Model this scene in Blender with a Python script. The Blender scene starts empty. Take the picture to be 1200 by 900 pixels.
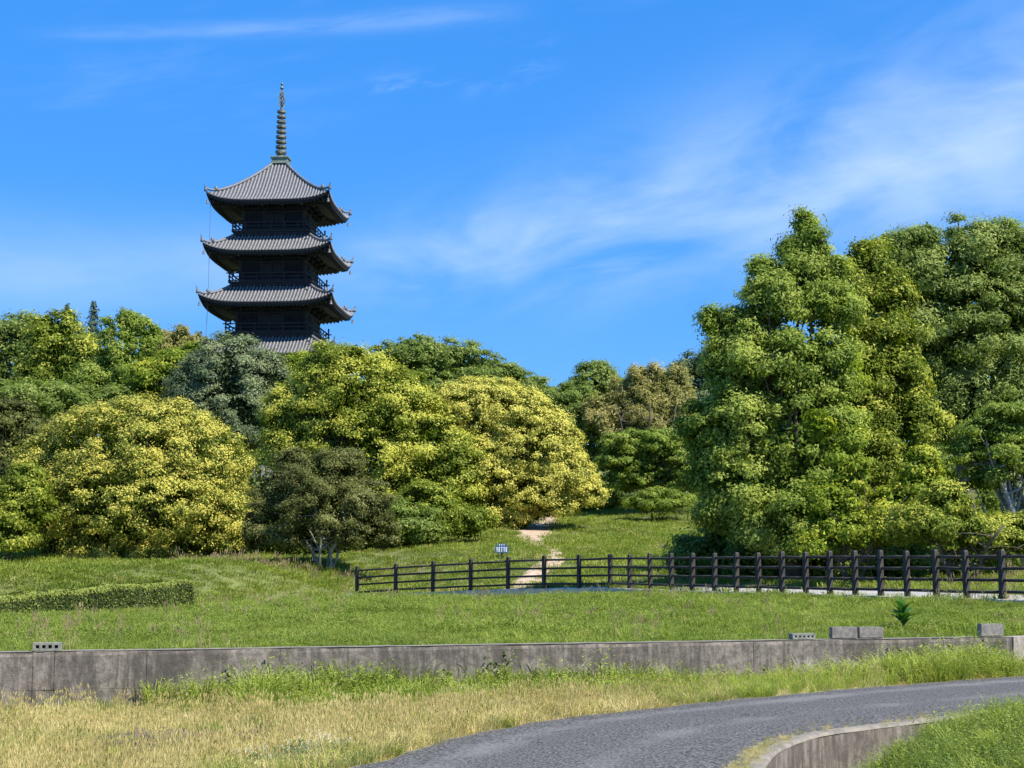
import bpy, math, random
import numpy as np
from mathutils import Vector, Matrix, Quaternion

PI = math.pi
rng = np.random.default_rng(7)
random.seed(7)
sc = bpy.context.scene
COL = sc.collection

# ------------------------------------------------------------------ camera
F = 2000.0                      # focal length in photo pixels (1200 wide)
EYE = 1.6
PITCH = math.atan(217 / F)
cam = bpy.data.cameras.new('camera'); camo = bpy.data.objects.new('camera', cam); COL.objects.link(camo)
camo.location = (0, 0, EYE); camo.rotation_euler = (PI / 2 + PITCH, 0, 0)
cam.sensor_width = 36; cam.lens = 36 * F / 1200; cam.clip_start = .1; cam.clip_end = 5000
sc.camera = camo
sc.view_settings.view_transform = 'Standard'; sc.view_settings.look = 'None'
sc.view_settings.exposure = 0.85; sc.view_settings.gamma = 1
sc.cycles.use_denoising = True
sc.cycles.max_bounces = 6; sc.cycles.diffuse_bounces = 3; sc.cycles.transmission_bounces = 3
sc.cycles.transparent_max_bounces = 4

# ------------------------------------------------------------------ light
SUN_EL = math.radians(50); SUN_AZ = math.radians(126)      # clockwise from +Y (the view direction)
sd = Vector((math.sin(SUN_AZ) * math.cos(SUN_EL), math.cos(SUN_AZ) * math.cos(SUN_EL), math.sin(SUN_EL)))
sun = bpy.data.lights.new('sun', 'SUN'); suno = bpy.data.objects.new('sun', sun); COL.objects.link(suno)
sun.energy = 5.0; sun.angle = math.radians(.5); sun.color = (1.0, .95, .86)
suno.rotation_euler = sd.to_track_quat('Z', 'Y').to_euler(); suno.location = (40, -20, 60)


class NT:
    """tiny node helper"""
    def __init__(s, tree):
        s.t = tree; s.n = tree.nodes; s.l = tree.links
    def put(s, sock, val):
        if isinstance(val, bpy.types.NodeSocket): s.l.new(val, sock)
        elif val is not None:
            if hasattr(sock.default_value, '__len__') and not hasattr(val, '__len__'): val = (val,) * len(sock.default_value)
            if hasattr(val, '__len__') and len(sock.default_value) == 4 and len(val) == 3: val = (*val, 1)
            sock.default_value = val
    def m(s, op, a, b=None, c=None, clamp=False):
        n = s.n.new('ShaderNodeMath'); n.operation = op; n.use_clamp = clamp
        s.put(n.inputs[0], a)
        if b is not None: s.put(n.inputs[1], b)
        if c is not None: s.put(n.inputs[2], c)
        return n.outputs[0]
    def vm(s, op, a, b=None):
        n = s.n.new('ShaderNodeVectorMath'); n.operation = op
        s.put(n.inputs[0], a)
        if b is not None: s.put(n.inputs[1], b)
        return n.outputs[0]
    def mix(s, f, a, b, mode='MIX'):
        n = s.n.new('ShaderNodeMix'); n.data_type = 'RGBA'; n.blend_type = mode; n.clamp_factor = True
        s.put(n.inputs[0], f); s.put(n.inputs[6], a); s.put(n.inputs[7], b)
        return n.outputs[2]
    def ramp(s, f, lo, hi, a=0.0, b=1.0):
        n = s.n.new('ShaderNodeMapRange'); n.interpolation_type = 'SMOOTHSTEP'
        s.put(n.inputs[0], f); s.put(n.inputs[1], lo); s.put(n.inputs[2], hi); s.put(n.inputs[3], a); s.put(n.inputs[4], b)
        return n.outputs[0]
    def noise(s, vec, scale, detail=4, rough=.55, dist=0.0):
        n = s.n.new('ShaderNodeTexNoise')
        s.put(n.inputs['Vector'], vec); n.inputs['Scale'].default_value = scale
        n.inputs['Detail'].default_value = detail; n.inputs['Roughness'].default_value = rough
        n.inputs['Distortion'].default_value = dist
        return n.outputs['Fac']
    def comb(s, x, y, z):
        n = s.n.new('ShaderNodeCombineXYZ')
        s.put(n.inputs[0], x); s.put(n.inputs[1], y); s.put(n.inputs[2], z)
        return n.outputs[0]
    def sep(s, v):
        n = s.n.new('ShaderNodeSeparateXYZ'); s.put(n.inputs[0], v)
        return n.outputs
    def attr(s, name, out='Fac', kind='GEOMETRY'):
        n = s.n.new('ShaderNodeAttribute'); n.attribute_name = name; n.attribute_type = kind
        return n.outputs[out]


# ------------------------------------------------------------------ sky
world = bpy.data.worlds.new('World'); sc.world = world; world.use_nodes = True
W = NT(world.node_tree)
for n in list(W.n): W.n.remove(n)
sky = W.n.new('ShaderNodeTexSky'); sky.sky_type = 'NISHITA'; sky.sun_disc = False
sky.sun_elevation = SUN_EL; sky.sun_rotation = SUN_AZ; sky.altitude = 100
sky.air_density = 1.0; sky.dust_density = .1; sky.ozone_density = 3.0
hs = W.n.new('ShaderNodeHueSaturation'); hs.inputs['Saturation'].default_value = 1.32; hs.inputs['Value'].default_value = 1.1
W.put(hs.inputs['Color'], sky.outputs[0])
skyc = W.mix(.68, W.mix(1.0, hs.outputs[0], (.80, .95, 1.12), 'MULTIPLY'), (.27, 1.75, 5.3))
tc = W.n.new('ShaderNodeTexCoord').outputs['Generated']
d = W.vm('NORMALIZE', tc); dx, dy, dz = W.sep(d)
# azimuth / elevation in "photo pixels" about the view axis (continues all round the sky)
az = W.m('MULTIPLY', W.m('ARCTAN2', dx, dy), F)
el = W.m('MULTIPLY', W.m('SUBTRACT', W.m('ARCSINE', dz), PITCH), F)
U = W.m('DIVIDE', az, 1000.0); V = W.m('DIVIDE', el, 1000.0)
def band(x0, y0, x1, y1, w0, w1, soft=.12):
    """soft streak between two photo points; local coordinates come back too"""
    a = ((x0 - 600) / 1000, (450 - y0) / 1000); b = ((x1 - 600) / 1000, (450 - y1) / 1000)
    L = math.hypot(b[0] - a[0], b[1] - a[1]); cx, cy = (b[0] - a[0]) / L, (b[1] - a[1]) / L
    du = W.m('SUBTRACT', U, a[0]); dv = W.m('SUBTRACT', V, a[1])
    s = W.m('ADD', W.m('MULTIPLY', du, cx), W.m('MULTIPLY', dv, cy))
    t = W.m('SUBTRACT', W.m('MULTIPLY', dv, cx), W.m('MULTIPLY', du, cy))
    wd = W.ramp(s, 0.0, L, w0 / 1000, w1 / 1000)
    g = W.m('POWER', 2.718, W.m('MULTIPLY', W.m('POWER', W.m('ABSOLUTE', W.m('DIVIDE', t, wd)), 2.0), -1.0))
    e = W.m('MULTIPLY', W.ramp(s, -soft, soft, 0, 1), W.ramp(s, L - soft, L + soft, 1, 0))
    return W.m('MULTIPLY', g, e), s, t
m1, s1, t1 = band(430, 318, 1500, 110, 60, 140, .2)
v1 = W.comb(W.m('MULTIPLY', s1, 1.7), W.m('MULTIPLY', t1, 3.6), 3.1)
n1 = W.noise(v1, 2.3, 6, .50, .6)
n1b = W.noise(W.comb(W.m('MULTIPLY', W.m('ADD', s1, W.m('MULTIPLY', t1, 1.3)), 3), W.m('MULTIPLY', t1, 22.0), 1.3), 3.0, 5, .6, .3)
c1 = W.m('MULTIPLY', m1, W.m('ADD', W.ramp(n1, .28, .72), W.m('MULTIPLY', W.ramp(n1b, .4, .75), .10)))
m2, s2, t2 = band(80, 64, 580, 21, 7, 12, .08)
n2 = W.noise(W.comb(W.m('MULTIPLY', s2, 4), W.m('MULTIPLY', t2, 30), 0), 2.0, 5, .6, .3)
c2 = W.m('MULTIPLY', m2, W.ramp(n2, .25, .7, .05, .3))
m3, s3, t3 = band(430, 112, 640, 72, 16, 22, .05)
c3 = W.m('MULTIPLY', m3, W.ramp(W.noise(W.comb(W.m('MULTIPLY', s3, 5), W.m('MULTIPLY', t3, 16), 4), 2.4, 5, .6, .3), .42, .75, 0, .4))
m4, s4, t4 = band(-200, 330, 330, 318, 55, 45, .1)
c4 = W.m('MULTIPLY', m4, W.ramp(W.noise(W.comb(W.m('MULTIPLY', s4, 2), W.m('MULTIPLY', t4, 5), 9), 2.0, 5, .55, .2), .25, .75, .25, .6))
m5, s5, t5 = band(430, 340, 1100, 285, 30, 30, .1)
c5 = W.m('MULTIPLY', m5, W.ramp(W.noise(W.comb(W.m('MULTIPLY', s5, 2), W.m('MULTIPLY', t5, 14), 2), 2.2, 6, .6, .2), .4, .75, 0, .35))
# the same kind of thin wisps over the whole sky
gen = W.noise(W.comb(W.m('ADD', U, W.m('MULTIPLY', V, .4)), W.m('MULTIPLY', W.m('SUBTRACT', V, W.m('MULTIPLY', U, .25)), 4.5), 5.0), 1.6, 7, .6, .6)
c6 = W.ramp(gen, .48, .85, 0, .3)
cl = W.m('MAXIMUM', W.m('MAXIMUM', c1, c2), W.m('MAXIMUM', W.m('MAXIMUM', c3, c4), W.m('MAXIMUM', c5, c6)))
cl = W.m('MULTIPLY', cl, .58, clamp=True)
skyf = W.mix(cl, skyc, (4.6, 5.6, 7.2))
bg = W.n.new('ShaderNodeBackground'); bg.inputs['Strength'].default_value = .10
W.put(bg.inputs['Color'], skyf)
wo = W.n.new('ShaderNodeOutputWorld'); W.l.new(bg.outputs[0], wo.inputs[0])


# ------------------------------------------------------------------ geometry helpers
def tag(o, label=None, cat=None, group=None, kind=None):
    if label: o['label'] = label
    if cat: o['category'] = cat
    if group: o['group'] = group
    if kind: o['kind'] = kind
    return o

def thing(name, label, cat, loc=(0, 0, 0), rz=0, group=None):
    o = bpy.data.objects.new(name, None); COL.objects.link(o); o.empty_display_size = .2
    o.location = loc; o.rotation_euler = (0, 0, rz)
    return tag(o, label, cat, group)

def link(name, me, parent=None, loc=None):
    o = bpy.data.objects.new(name, me); COL.objects.link(o)
    if parent: o.parent = parent
    if loc is not None: o.location = loc
    return o

class MB:
    def __init__(s): s.v = []; s.f = []
    def add(s, vs, fs):
        k = len(s.v); s.v += [tuple(p) for p in vs]; s.f += [tuple(i + k for i in f) for f in fs]
    def box(s, c, d, rz=0, taper=0.0, bev=0.0):
        x, y, z = d[0] / 2, d[1] / 2, d[2] / 2
        vs = []
        for sz in (-1, 1):
            t = 1 - (taper if sz > 0 else 0)
            for sx, sy in ((-1, -1), (1, -1), (1, 1), (-1, 1)):
                px, py = sx * x * t, sy * y * t
                vs.append((c[0] + px * math.cos(rz) - py * math.sin(rz), c[1] + px * math.sin(rz) + py * math.cos(rz), c[2] + sz * z))
        s.add(vs, [(3, 2, 1, 0), (4, 5, 6, 7), (0, 1, 5, 4), (1, 2, 6, 5), (2, 3, 7, 6), (3, 0, 4, 7)])
    def bar(s, a, b, w, h):
        a = Vector(a); b = Vector(b); t = (b - a).normalized()
        up = Vector((0, 0, 1)) if abs(t.z) < .95 else Vector((0, 1, 0))
        r = t.cross(up).normalized() * w / 2; u = r.cross(t).normalized() * h / 2
        vs = [a - r - u, a + r - u, a + r + u, a - r + u, b - r - u, b + r - u, b + r + u, b - r + u]
        s.add(vs, [(0, 1, 2, 3), (7, 6, 5, 4), (0, 4, 5, 1), (1, 5, 6, 2), (2, 6, 7, 3), (3, 7, 4, 0)])
    def tube(s, pts, rad, n=8, caps=True):
        pts = [Vector(p) for p in pts]; k = len(s.v); m = len(pts)
        if not hasattr(rad, '__len__'): rad = [rad] * m
        ref = None
        for i, p in enumerate(pts):
            t = (pts[min(i + 1, m - 1)] - pts[max(i - 1, 0)]).normalized()
            if ref is None: ref = Vector((1, 0, 0)) if abs(t.x) < .9 else Vector((0, 1, 0))
            a = (ref - t * ref.dot(t)).normalized(); ref = a; b = t.cross(a)
            for j in range(n):
                q = 2 * PI * j / n
                s.v.append(tuple(p + (a * math.cos(q) + b * math.sin(q)) * rad[i]))
        for i in range(m - 1):
            for j in range(n):
                s.f.append((k + i * n + j, k + i * n + (j + 1) % n, k + (i + 1) * n + (j + 1) % n, k + (i + 1) * n + j))
        if caps:
            s.f.append(tuple(k + j for j in reversed(range(n)))); s.f.append(tuple(k + (m - 1) * n + j for j in range(n)))
    def lathe(s, prof, n=16, c=(0, 0, 0)):
        k = len(s.v)
        for r, z in prof:
            for j in range(n):
                q = 2 * PI * j / n; s.v.append((c[0] + r * math.cos(q), c[1] + r * math.sin(q), c[2] + z))
        for i in range(len(prof) - 1):
            for j in range(n):
                s.f.append((k + i * n + j, k + i * n + (j + 1) % n, k + (i + 1) * n + (j + 1) % n, k + (i + 1) * n + j))
        s.f.append(tuple(k + j for j in reversed(range(n)))); s.f.append(tuple(k + (len(prof) - 1) * n + j for j in range(n)))
    def mesh(s, name, mat=None, smooth=False):
        me = bpy.data.meshes.new(name); me.from_pydata(s.v, [], s.f); me.validate()
        if mat: me.materials.append(mat)
        if smooth: me.polygons.foreach_set('use_smooth', [True] * len(me.polygons))
        me.update(); return me
    def build(s, name, mat, parent=None, smooth=False, kind=None):
        o = link(name, s.mesh(name, mat, smooth), parent)
        if kind: o['kind'] = kind
        return o

def np_mesh(name, V, Fq, mat=None, cols=None, smooth=False, nside=4):
    """V (n,3), Fq (m,nside) -> mesh; cols (n,4) stored as point colour 'tint'"""
    me = bpy.data.meshes.new(name)
    me.vertices.add(len(V)); me.vertices.foreach_set('co', np.ascontiguousarray(V, dtype=np.float32).ravel())
    me.loops.add(Fq.size); me.loops.foreach_set('vertex_index', np.ascontiguousarray(Fq, dtype=np.int32).ravel())
    me.polygons.add(len(Fq)); me.polygons.foreach_set('loop_start', np.arange(0, Fq.size, nside, dtype=np.int32))
    if smooth: me.polygons.foreach_set('use_smooth', np.ones(len(Fq), dtype=bool))
    if cols is not None:
        a = me.attributes.new('tint', 'FLOAT_COLOR', 'POINT'); a.data.foreach_set('color', np.ascontiguousarray(cols, dtype=np.float32).ravel())
    if mat: me.materials.append(mat)
    me.update(calc_edges=True)
    return me

def P(px, py, Y):
    a = (px - 600) / F; b = (450 - py) / F
    dx_, dy_, dz_ = a, math.cos(PITCH) - b * math.sin(PITCH), math.sin(PITCH) + b * math.cos(PITCH)
    k = Y / dy_
    return Vector((dx_ * k, Y, EYE + dz_ * k))

# ------------------------------------------------------------------ materials
def base_mat(name):
    m = bpy.data.materials.new(name); m.use_nodes = True
    T = NT(m.node_tree); b = m.node_tree.nodes['Principled BSDF']
    pos = T.n.new('ShaderNodeNewGeometry').outputs['Position']
    return m, T, b, pos

def bump(T, b, h, strength=.3, dist=.02):
    n = T.n.new('ShaderNodeBump'); n.inputs['Strength'].default_value = strength; n.inputs['Distance'].default_value = dist
    T.put(n.inputs['Height'], h); T.l.new(n.outputs[0], b.inputs['Normal'])

def simple(name, col, rough=.7, var=.25, scale=4, bs=.2, bd=.01, metal=0.0, col2=None):
    m, T, b, pos = base_mat(name)
    n = T.noise(pos, scale, 6, .6)
    c2 = col2 or tuple(x * (1 - var) for x in col); c1 = tuple(min(1, x * (1 + var)) for x in col)
    T.put(b.inputs['Base Color'], T.mix(T.ramp(n, .3, .7), c2, c1))
    b.inputs['Roughness'].default_value = rough; b.inputs['Metallic'].default_value = metal
    bump(T, b, T.noise(pos, scale * 6, 4), bs, bd)
    return m

def leaf_mat(name, dark, light, tip=None, tipf=1.0, trans=.3, rough=.5):
    """tint.r random per leaf, tint.g = pale tips: flowers, new growth and painted-in lit tops of clumps, tint.b random per bough"""
    m, T, b, pos = base_mat(name)
    t = T.attr('tint', 'Color'); r, g, bb = T.sep(t)
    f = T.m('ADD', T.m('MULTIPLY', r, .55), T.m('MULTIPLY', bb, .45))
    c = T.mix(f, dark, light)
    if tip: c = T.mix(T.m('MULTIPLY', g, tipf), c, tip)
    T.put(b.inputs['Base Color'], c)
    b.inputs['Roughness'].default_value = rough
    b.inputs['Specular IOR Level'].default_value = .12
    tr = T.n.new('ShaderNodeBsdfTranslucent'); T.put(tr.inputs['Color'], T.mix(1.0, c, (1.15, 1.25, .55), 'MULTIPLY'))
    mx = T.n.new('ShaderNodeMixShader'); mx.inputs[0].default_value = trans
    T.l.new(b.outputs[0], mx.inputs[1]); T.l.new(tr.outputs[0], mx.inputs[2])
    T.l.new(mx.outputs[0], T.n['Material Output'].inputs[0])
    return m

def grass_mat(name, a, b_, dry=None, dryf=(.55, .7), trans=.35, scale=.35):
    """colour varies per clump and in metre-sized patches of the field"""
    m, T, b, pos = base_mat(name)
    oi = T.n.new('ShaderNodeObjectInfo').outputs['Random']
    n = T.noise(pos, scale, 4, .6)
    f = T.m('ADD', T.m('MULTIPLY', T.ramp(n, .3, .7), .55), T.m('MULTIPLY', oi, .45))
    c = T.mix(f, a, b_)
    if dry:
        n2 = T.noise(T.vm('ADD', pos, (31.0, 7.0, 0.0)), scale * 2.2, 5, .65)
        c = T.mix(T.ramp(T.m('ADD', n2, T.m('MULTIPLY', T.m('SUBTRACT', oi, .5), .25)), dryf[0], dryf[1]), c, dry)
    T.put(b.inputs['Base Color'], c); b.inputs['Roughness'].default_value = .55
    b.inputs['Specular IOR Level'].default_value = .12
    tr = T.n.new('ShaderNodeBsdfTranslucent'); T.put(tr.inputs['Color'], T.mix(1.0, c, (1.1, 1.15, .6), 'MULTIPLY'))
    mx = T.n.new('ShaderNodeMixShader'); mx.inputs[0].default_value = trans
    T.l.new(b.outputs[0], mx.inputs[1]); T.l.new(tr.outputs[0], mx.inputs[2])
    T.l.new(mx.outputs[0], T.n['Material Output'].inputs[0])
    return m

def concrete_mat(name, base=(.20, .185, .165), dark=(.075, .068, .064), light=(.42, .40, .37), streak=1.0, patch=1.0):
    m, T, b, pos = base_mat(name)
    x, y, z = T.sep(pos)
    st = T.noise(T.comb(T.m('MULTIPLY', x, 11), T.m('MULTIPLY', y, 11), T.m('MULTIPLY', z, 1.6)), 1.0, 6, .7, .4)
    st2 = T.noise(T.comb(T.m('MULTIPLY', x, 1.7), T.m('MULTIPLY', y, 1.7), T.m('MULTIPLY', z, .9)), 1.0, 5, .65)
    bl = T.noise(pos, 9, 8, .75, .3); fine = T.noise(pos, 45, 5, .75)
    c = T.mix(T.ramp(bl, .35, .65), tuple(k * .62 for k in base), tuple(k * 1.35 for k in base))
    c = T.mix(T.m('MULTIPLY', T.ramp(fine, .5, .68), .45), c, tuple(k * 1.9 for k in base))
    f = T.m('MULTIPLY', T.ramp(T.m('ADD', T.m('MULTIPLY', st, .55), T.m('MULTIPLY', st2, .5)), .44, .60), streak, clamp=True)
    c = T.mix(T.m('MULTIPLY', f, .72), c, dark)
    lp = T.m('MULTIPLY', T.ramp(T.noise(T.comb(T.m('MULTIPLY', x, 4), T.m('MULTIPLY', y, 4), T.m('MULTIPLY', z, 3)), 1.4, 8, .78, .6), .52, .62), T.ramp(z, .45, .2))
    lp = T.m('MULTIPLY', lp, T.ramp(T.noise(pos, .55, 3), .4, .6))
    c = T.mix(T.m('MULTIPLY', lp, .8 * patch), c, light)
    T.put(b.inputs['Base Color'], c); b.inputs['Roughness'].default_value = .92
    b.inputs['Specular IOR Level'].default_value = .2
    bump(T, b, T.m('ADD', bl, T.m('MULTIPLY', fine, .6)), .7, .015)
    return m

M = {}
M['wood'] = simple('dark_timber', (.012, .012, .015), .8, .35, 3, .3, .02)
M['wood_rail'] = simple('weathered_timber', (.022, .020, .021), .8, .35, 5, .3, .01)
M['tile'] = simple('roof_tile', (.19, .187, .185), .6, .28, 5, .2, .02)
M['tile_bed'] = simple('roof_tile_bed', (.05, .05, .055), .7, .2, 4, .2, .02)
M['tile_ridge'] = simple('ridge_tile', (.12, .125, .135), .6, .25, 4, .3, .02)
M['copper'] = simple('weathered_copper', (.17, .20, .16), .55, .3, 3, .3, .02, .2, (.12, .16, .10))
M['bronze'] = simple('aged_bronze', (.17, .185, .15), .6, .35, 3, .3, .02, .3, (.05, .055, .05))
M['brace'] = simple('pale_bracket_end', (.16, .19, .19), .8, .3, 3)
M['post'] = simple('fence_timber', (.035, .028, .024), .75, .35, 8, .35, .006)
M['bark'] = simple('bark', (.10, .08, .06), .9, .35, 5, .6, .03)
M['pale_bark'] = simple('pale_bark', (.30, .28, .25), .85, .3, 6, .5, .02)
M['wall'] = concrete_mat('wall_concrete', (.175, .152, .128), (.050, .044, .038), (.42, .39, .35))
M['wall_pale'] = concrete_mat('clean_sunlit_concrete', (.34, .30, .26), (.14, .12, .11), (.5, .46, .42), .6, .6)  # paler wall concrete, with the end panel's sunlight put into its colour
M['coping'] = simple('worn_concrete', (.20, .175, .14), .9, .25, 7, .4, .01)
M['ditchwall'] = concrete_mat('channel_concrete', (.14, .12, .10), (.05, .042, .036), (.30, .27, .22), 1.0, 0.0)
M['kerb'] = simple('pale_concrete', (.56, .48, .36), .9, .25, 3, .4, .01)
M['block'] = simple('concrete_block', (.19, .175, .155), .92, .3, 14, .5, .008)
M['block_hollow'] = simple('hollow_block_concrete', (.20, .20, .165), .92, .3, 14, .5, .008)
M['sign_blue'] = simple('blue_paint', (.03, .09, .20), .4, .1, 3)
M['white'] = simple('white_paint', (.75, .78, .80), .5, .05, 3)
M['wire'] = simple('steel_cable', (.12, .13, .15), .5, .1, 3)
M['path'] = simple('pale_walkway', (.33, .31, .28), .9, .12, 1.5, .3, .01)

# asphalt with worn wheel tracks
m, T, b, pos = base_mat('asphalt')
rp = T.vm('MULTIPLY', pos, (1.0, .6, 1.0)); g1 = T.noise(rp, 36, 3, .8); g2 = T.noise(rp, 22, 5, .85); g3 = T.noise(pos, .7, 4, .6, .3)
acr = T.attr('tint', 'Color'); ar, ag, ab = T.sep(acr)
c = T.mix(T.ramp(g1, .40, .62), (.030, .028, .025), (.150, .143, .130))
c = T.mix(T.m('MULTIPLY', T.ramp(g2, .45, .65), .25), c, (.17, .165, .158))
trk = T.m('MULTIPLY', T.ramp(T.m('ADD', T.m('MULTIPLY', ag, .8), T.m('ADD', T.m('MULTIPLY', T.m('SUBTRACT', g3, .5), 1.6), T.m('MULTIPLY', T.m('SUBTRACT', g2, .5), .9))), .3, 1.1), .55)
c = T.mix(trk, c, (.21, .20, .185))
c = T.mix(T.m('MULTIPLY', T.ramp(T.m('ADD', ar, T.m('MULTIPLY', T.m('SUBTRACT', g2, .5), .6)), .72, 1.05), .8), c, (.26, .23, .15))
ck = T.noise(pos, .55, 5, .55, .4); crk = T.m('MULTIPLY', T.ramp(T.m('ABSOLUTE', T.m('SUBTRACT', ck, .5)), .0035, .0015), T.ramp(T.noise(pos, .3, 2), .5, .6))
c = T.mix(T.m('MULTIPLY', crk, .75), c, (.015, .015, .014))
T.put(b.inputs['Base Color'], c); b.inputs['Roughness'].default_value = .85
bump(T, b, g1, .35, .01); b.inputs['Specular IOR Level'].default_value = .2; M['asphalt'] = m

# dirt path
m, T, b, pos = base_mat('dirt')
n = T.noise(pos, 1.6, 6, .7)
T.put(b.inputs['Base Color'], T.mix(T.ramp(n, .35, .65), (.30, .20, .13), (.52, .40, .28)))
b.inputs['Roughness'].default_value = .95; bump(T, b, n, .6, .05); M['dirt'] = m

# soil under the grass
def soil(name, a, b_, c_):
    m, T, b, pos = base_mat(name)
    n = T.noise(pos, .5, 6, .65); n2 = T.noise(pos, 9, 5, .7)
    c = T.mix(T.ramp(n, .35, .65), a, b_); c = T.mix(T.ramp(n2, .45, .7), c, c_)
    T.put(b.inputs['Base Color'], c); b.inputs['Roughness'].default_value = .95; bump(T, b, n2, .6, .04)
    return m
M['soil_meadow'] = soil('meadow_soil', (.08, .10, .022), (.13, .15, .035), (.15, .16, .045))
M['soil_field'] = soil('field_soil', (.26, .21, .09), (.34, .28, .13), (.17, .15, .06))

# ------------------------------------------------------------------ ground
ip = np.interp
FX = [-60, -30, -16, -11.6, -9.3, -6.3, 3.5, 7.3, 11.9, 16, 20, 60]
FY = [46, 50, 54, 58, 64, 70, 61, 51, 41.7, 33.5, 31, 30]
def fenceY(X): return ip(X, FX, FY)
def kerbZ(X): return ip(X, [-60, -16, -11.6, -9.3, -6.3, -4, 0, 3.5, 7.3, 11.9, 20], [.2, .26, .29, .30, .50, .66, .86, .93, .90, .87, .87])
def frontZ(X): return ip(X, [-60, -16, -9.3, -6.3, 0, 3.5, 5.5, 12, 20], [.2, .24, .28, .44, .50, .68, .78, .75, .73])
def wallY(X): return np.where(X < 7.83, 22 + (X + 6.6) * .3465, np.minimum(27 + (X - 7.83) * .75, 29.6))
def sstep(a, b, x):
    t = np.clip((x - a) / (b - a), 0, 1); return t * t * (3 - 2 * t)
def lump(X, Y, s=1.0):
    return (np.sin(X * .9 / s + 1.3 * np.sin(Y * .31 / s)) * np.cos(Y * .7 / s + .8 * np.sin(X * .43 / s)) + .5 * np.sin(X * 2.1 / s + Y * 1.3 / s))
def baseZ(X, Y):
    z = ip(Y, [30, 40, 55, 65, 72, 80, 95, 110, 130, 150, 165, 200, 260, 400, 2500], [.85, .88, 1.05, 1.3, 1.65, 2.3, 3.8, 5.5, 8.2, 12.2, 13.0, 13.2, 11, 6, 0])
    k = 1 - .22 * sstep(-5, -12, X)
    return .85 + (z - .85) * k
def H2(X, Y):
    """behind the fence / kerb line"""
    u = Y - fenceY(X)
    z = kerbZ(X) - .02 + (baseZ(X, Y) - kerbZ(X) + .02) * sstep(1.5, 14, u)
    z = z + .09 * lump(X, Y, 3.0) * sstep(3, 9, u)
    # grass bank left, its short steep side shaped to make a shadow band
    cX = -24 + (Y - 60) * 1.15
    dd = (X - cX)
    z = z + .55 * sstep(-.45, .35, dd) * sstep(9, 2, dd) * sstep(58, 62, Y) * sstep(76, 69, Y)
    return z
def H1(X, Y):
    w = wallY(X); f = fenceY(X)
    t = np.clip((Y - w) / (f - w), 0, 1)
    return .47 + (frontZ(X) - .47) * sstep(0, 1, t) + .035 * lump(X, Y, 2.0) * sstep(.02, .1, t) * sstep(1, .9, t)

# road edges (world metres, z = 0)
RF = np.array([(-9, 4.5), (-6, 6.3), (-3.9, 8.5), (-2.5, 11), (-1.25, 13.9), (-.335, 16.75), (.945, 18.9), (3.2, 21.5), (5.4, 23.7), (7.7, 25.6), (11, 27.3), (16, 28.2), (24, 28.6)])
RN = np.array([(-5, 2.5), (-2, 4.5), (-.2, 6.8), (.75, 9), (1.35, 11.5), (1.82, 13.6), (2.2, 15.1), (2.78, 16.4), (3.42, 17.15), (4.05, 17.8), (4.6, 18.35), (6.1, 19.6), (9, 21.8), (14, 24), (24, 27)])
def smooth_poly(pts, n):
    p = np.array(pts, float); s = np.r_[0, np.cumsum(np.hypot(*np.diff(p, axis=0).T))]
    out = []
    q = np.linspace(0, s[-1], n)
    # Catmull-Rom through the points
    for v in q:
        i = min(max(np.searchsorted(s, v) - 1, 0), len(p) - 2); t = (v - s[i]) / (s[i + 1] - s[i])
        p0, p1, p2, p3 = p[max(i - 1, 0)], p[i], p[i + 1], p[min(i + 2, len(p) - 1)]
        out.append(.5 * ((2 * p1) + (-p0 + p2) * t + (2 * p0 - 5 * p1 + 4 * p2 - p3) * t * t + (-p0 + 3 * p1 - 3 * p2 + p3) * t ** 3))
    return np.array(out)
RFs = smooth_poly(RF, 120); RNs = smooth_poly(RN, 160)
def sdist(poly, X, Y):
    """signed distance to polyline, + on its right-hand side when walking along it"""
    X = np.asarray(X, float); Y = np.asarray(Y, float); best = np.full(X.shape, 1e9); sg = np.ones(X.shape)
    for (ax, ay), (bx, by) in zip(poly[:-1], poly[1:]):
        ux, uy = bx - ax, by - ay; L2 = ux * ux + uy * uy
        t = np.clip(((X - ax) * ux + (Y - ay) * uy) / L2, 0, 1)
        ddx, ddy = X - (ax + ux * t), Y - (ay + uy * t); dd = ddx * ddx + ddy * ddy
        cr = ux * ddy - uy * ddx; u = dd < best
        best = np.where(u, dd, best); sg = np.where(u, np.where(cr < 0, 1, -1), sg)
    return np.sqrt(best) * sg
RN_c = RNs[::4]; RF_c = RFs[::4]
def H0(X, Y):
    X = np.asarray(X, float); Y = np.asarray(Y, float)
    dn = sdist(RN_c, X, Y)
    df_ = -sdist(RF_c, X, Y)
    z = .02 * lump(X, Y, 1.4) * sstep(.3, 1.2, df_) - .20 * sstep(.2, 3.0, df_)
    bank = ip(X + np.clip(12 - Y, -4, 6) * .2, [1.6, 1.9, 2.5, 2.95, 3.6, 5, 8, 60], [-.8, -.45, .06, .36, .55, .66, .7, .7])
    low = np.maximum(bank - 1.0 * sstep(12.6, 15.5, Y) * sstep(9, 5.5, X), -1.0)
    z = z + (low - z) * sstep(.06, .2, dn)
    return z - .35 * sstep(3, 8, -X - 12) 
def H(X, Y):
    X = np.asarray(X, float); Y = np.asarray(Y, float)
    return np.where(Y < wallY(X) + .12, H0(X, Y), np.where(Y < fenceY(X), H1(X, Y), H2(X, Y)))
def Hs(x, y): return float(H(np.array([x]), np.array([y]))[0])
def hit(px, py, y0=12, y1=200):
    """where the line of sight through a photo pixel meets the ground"""
    for y in np.arange(y0, y1, .25):
        p = P(px, py, y)
        if p.z <= Hs(p.x, p.y): return p
    return P(px, py, y1)

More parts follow.
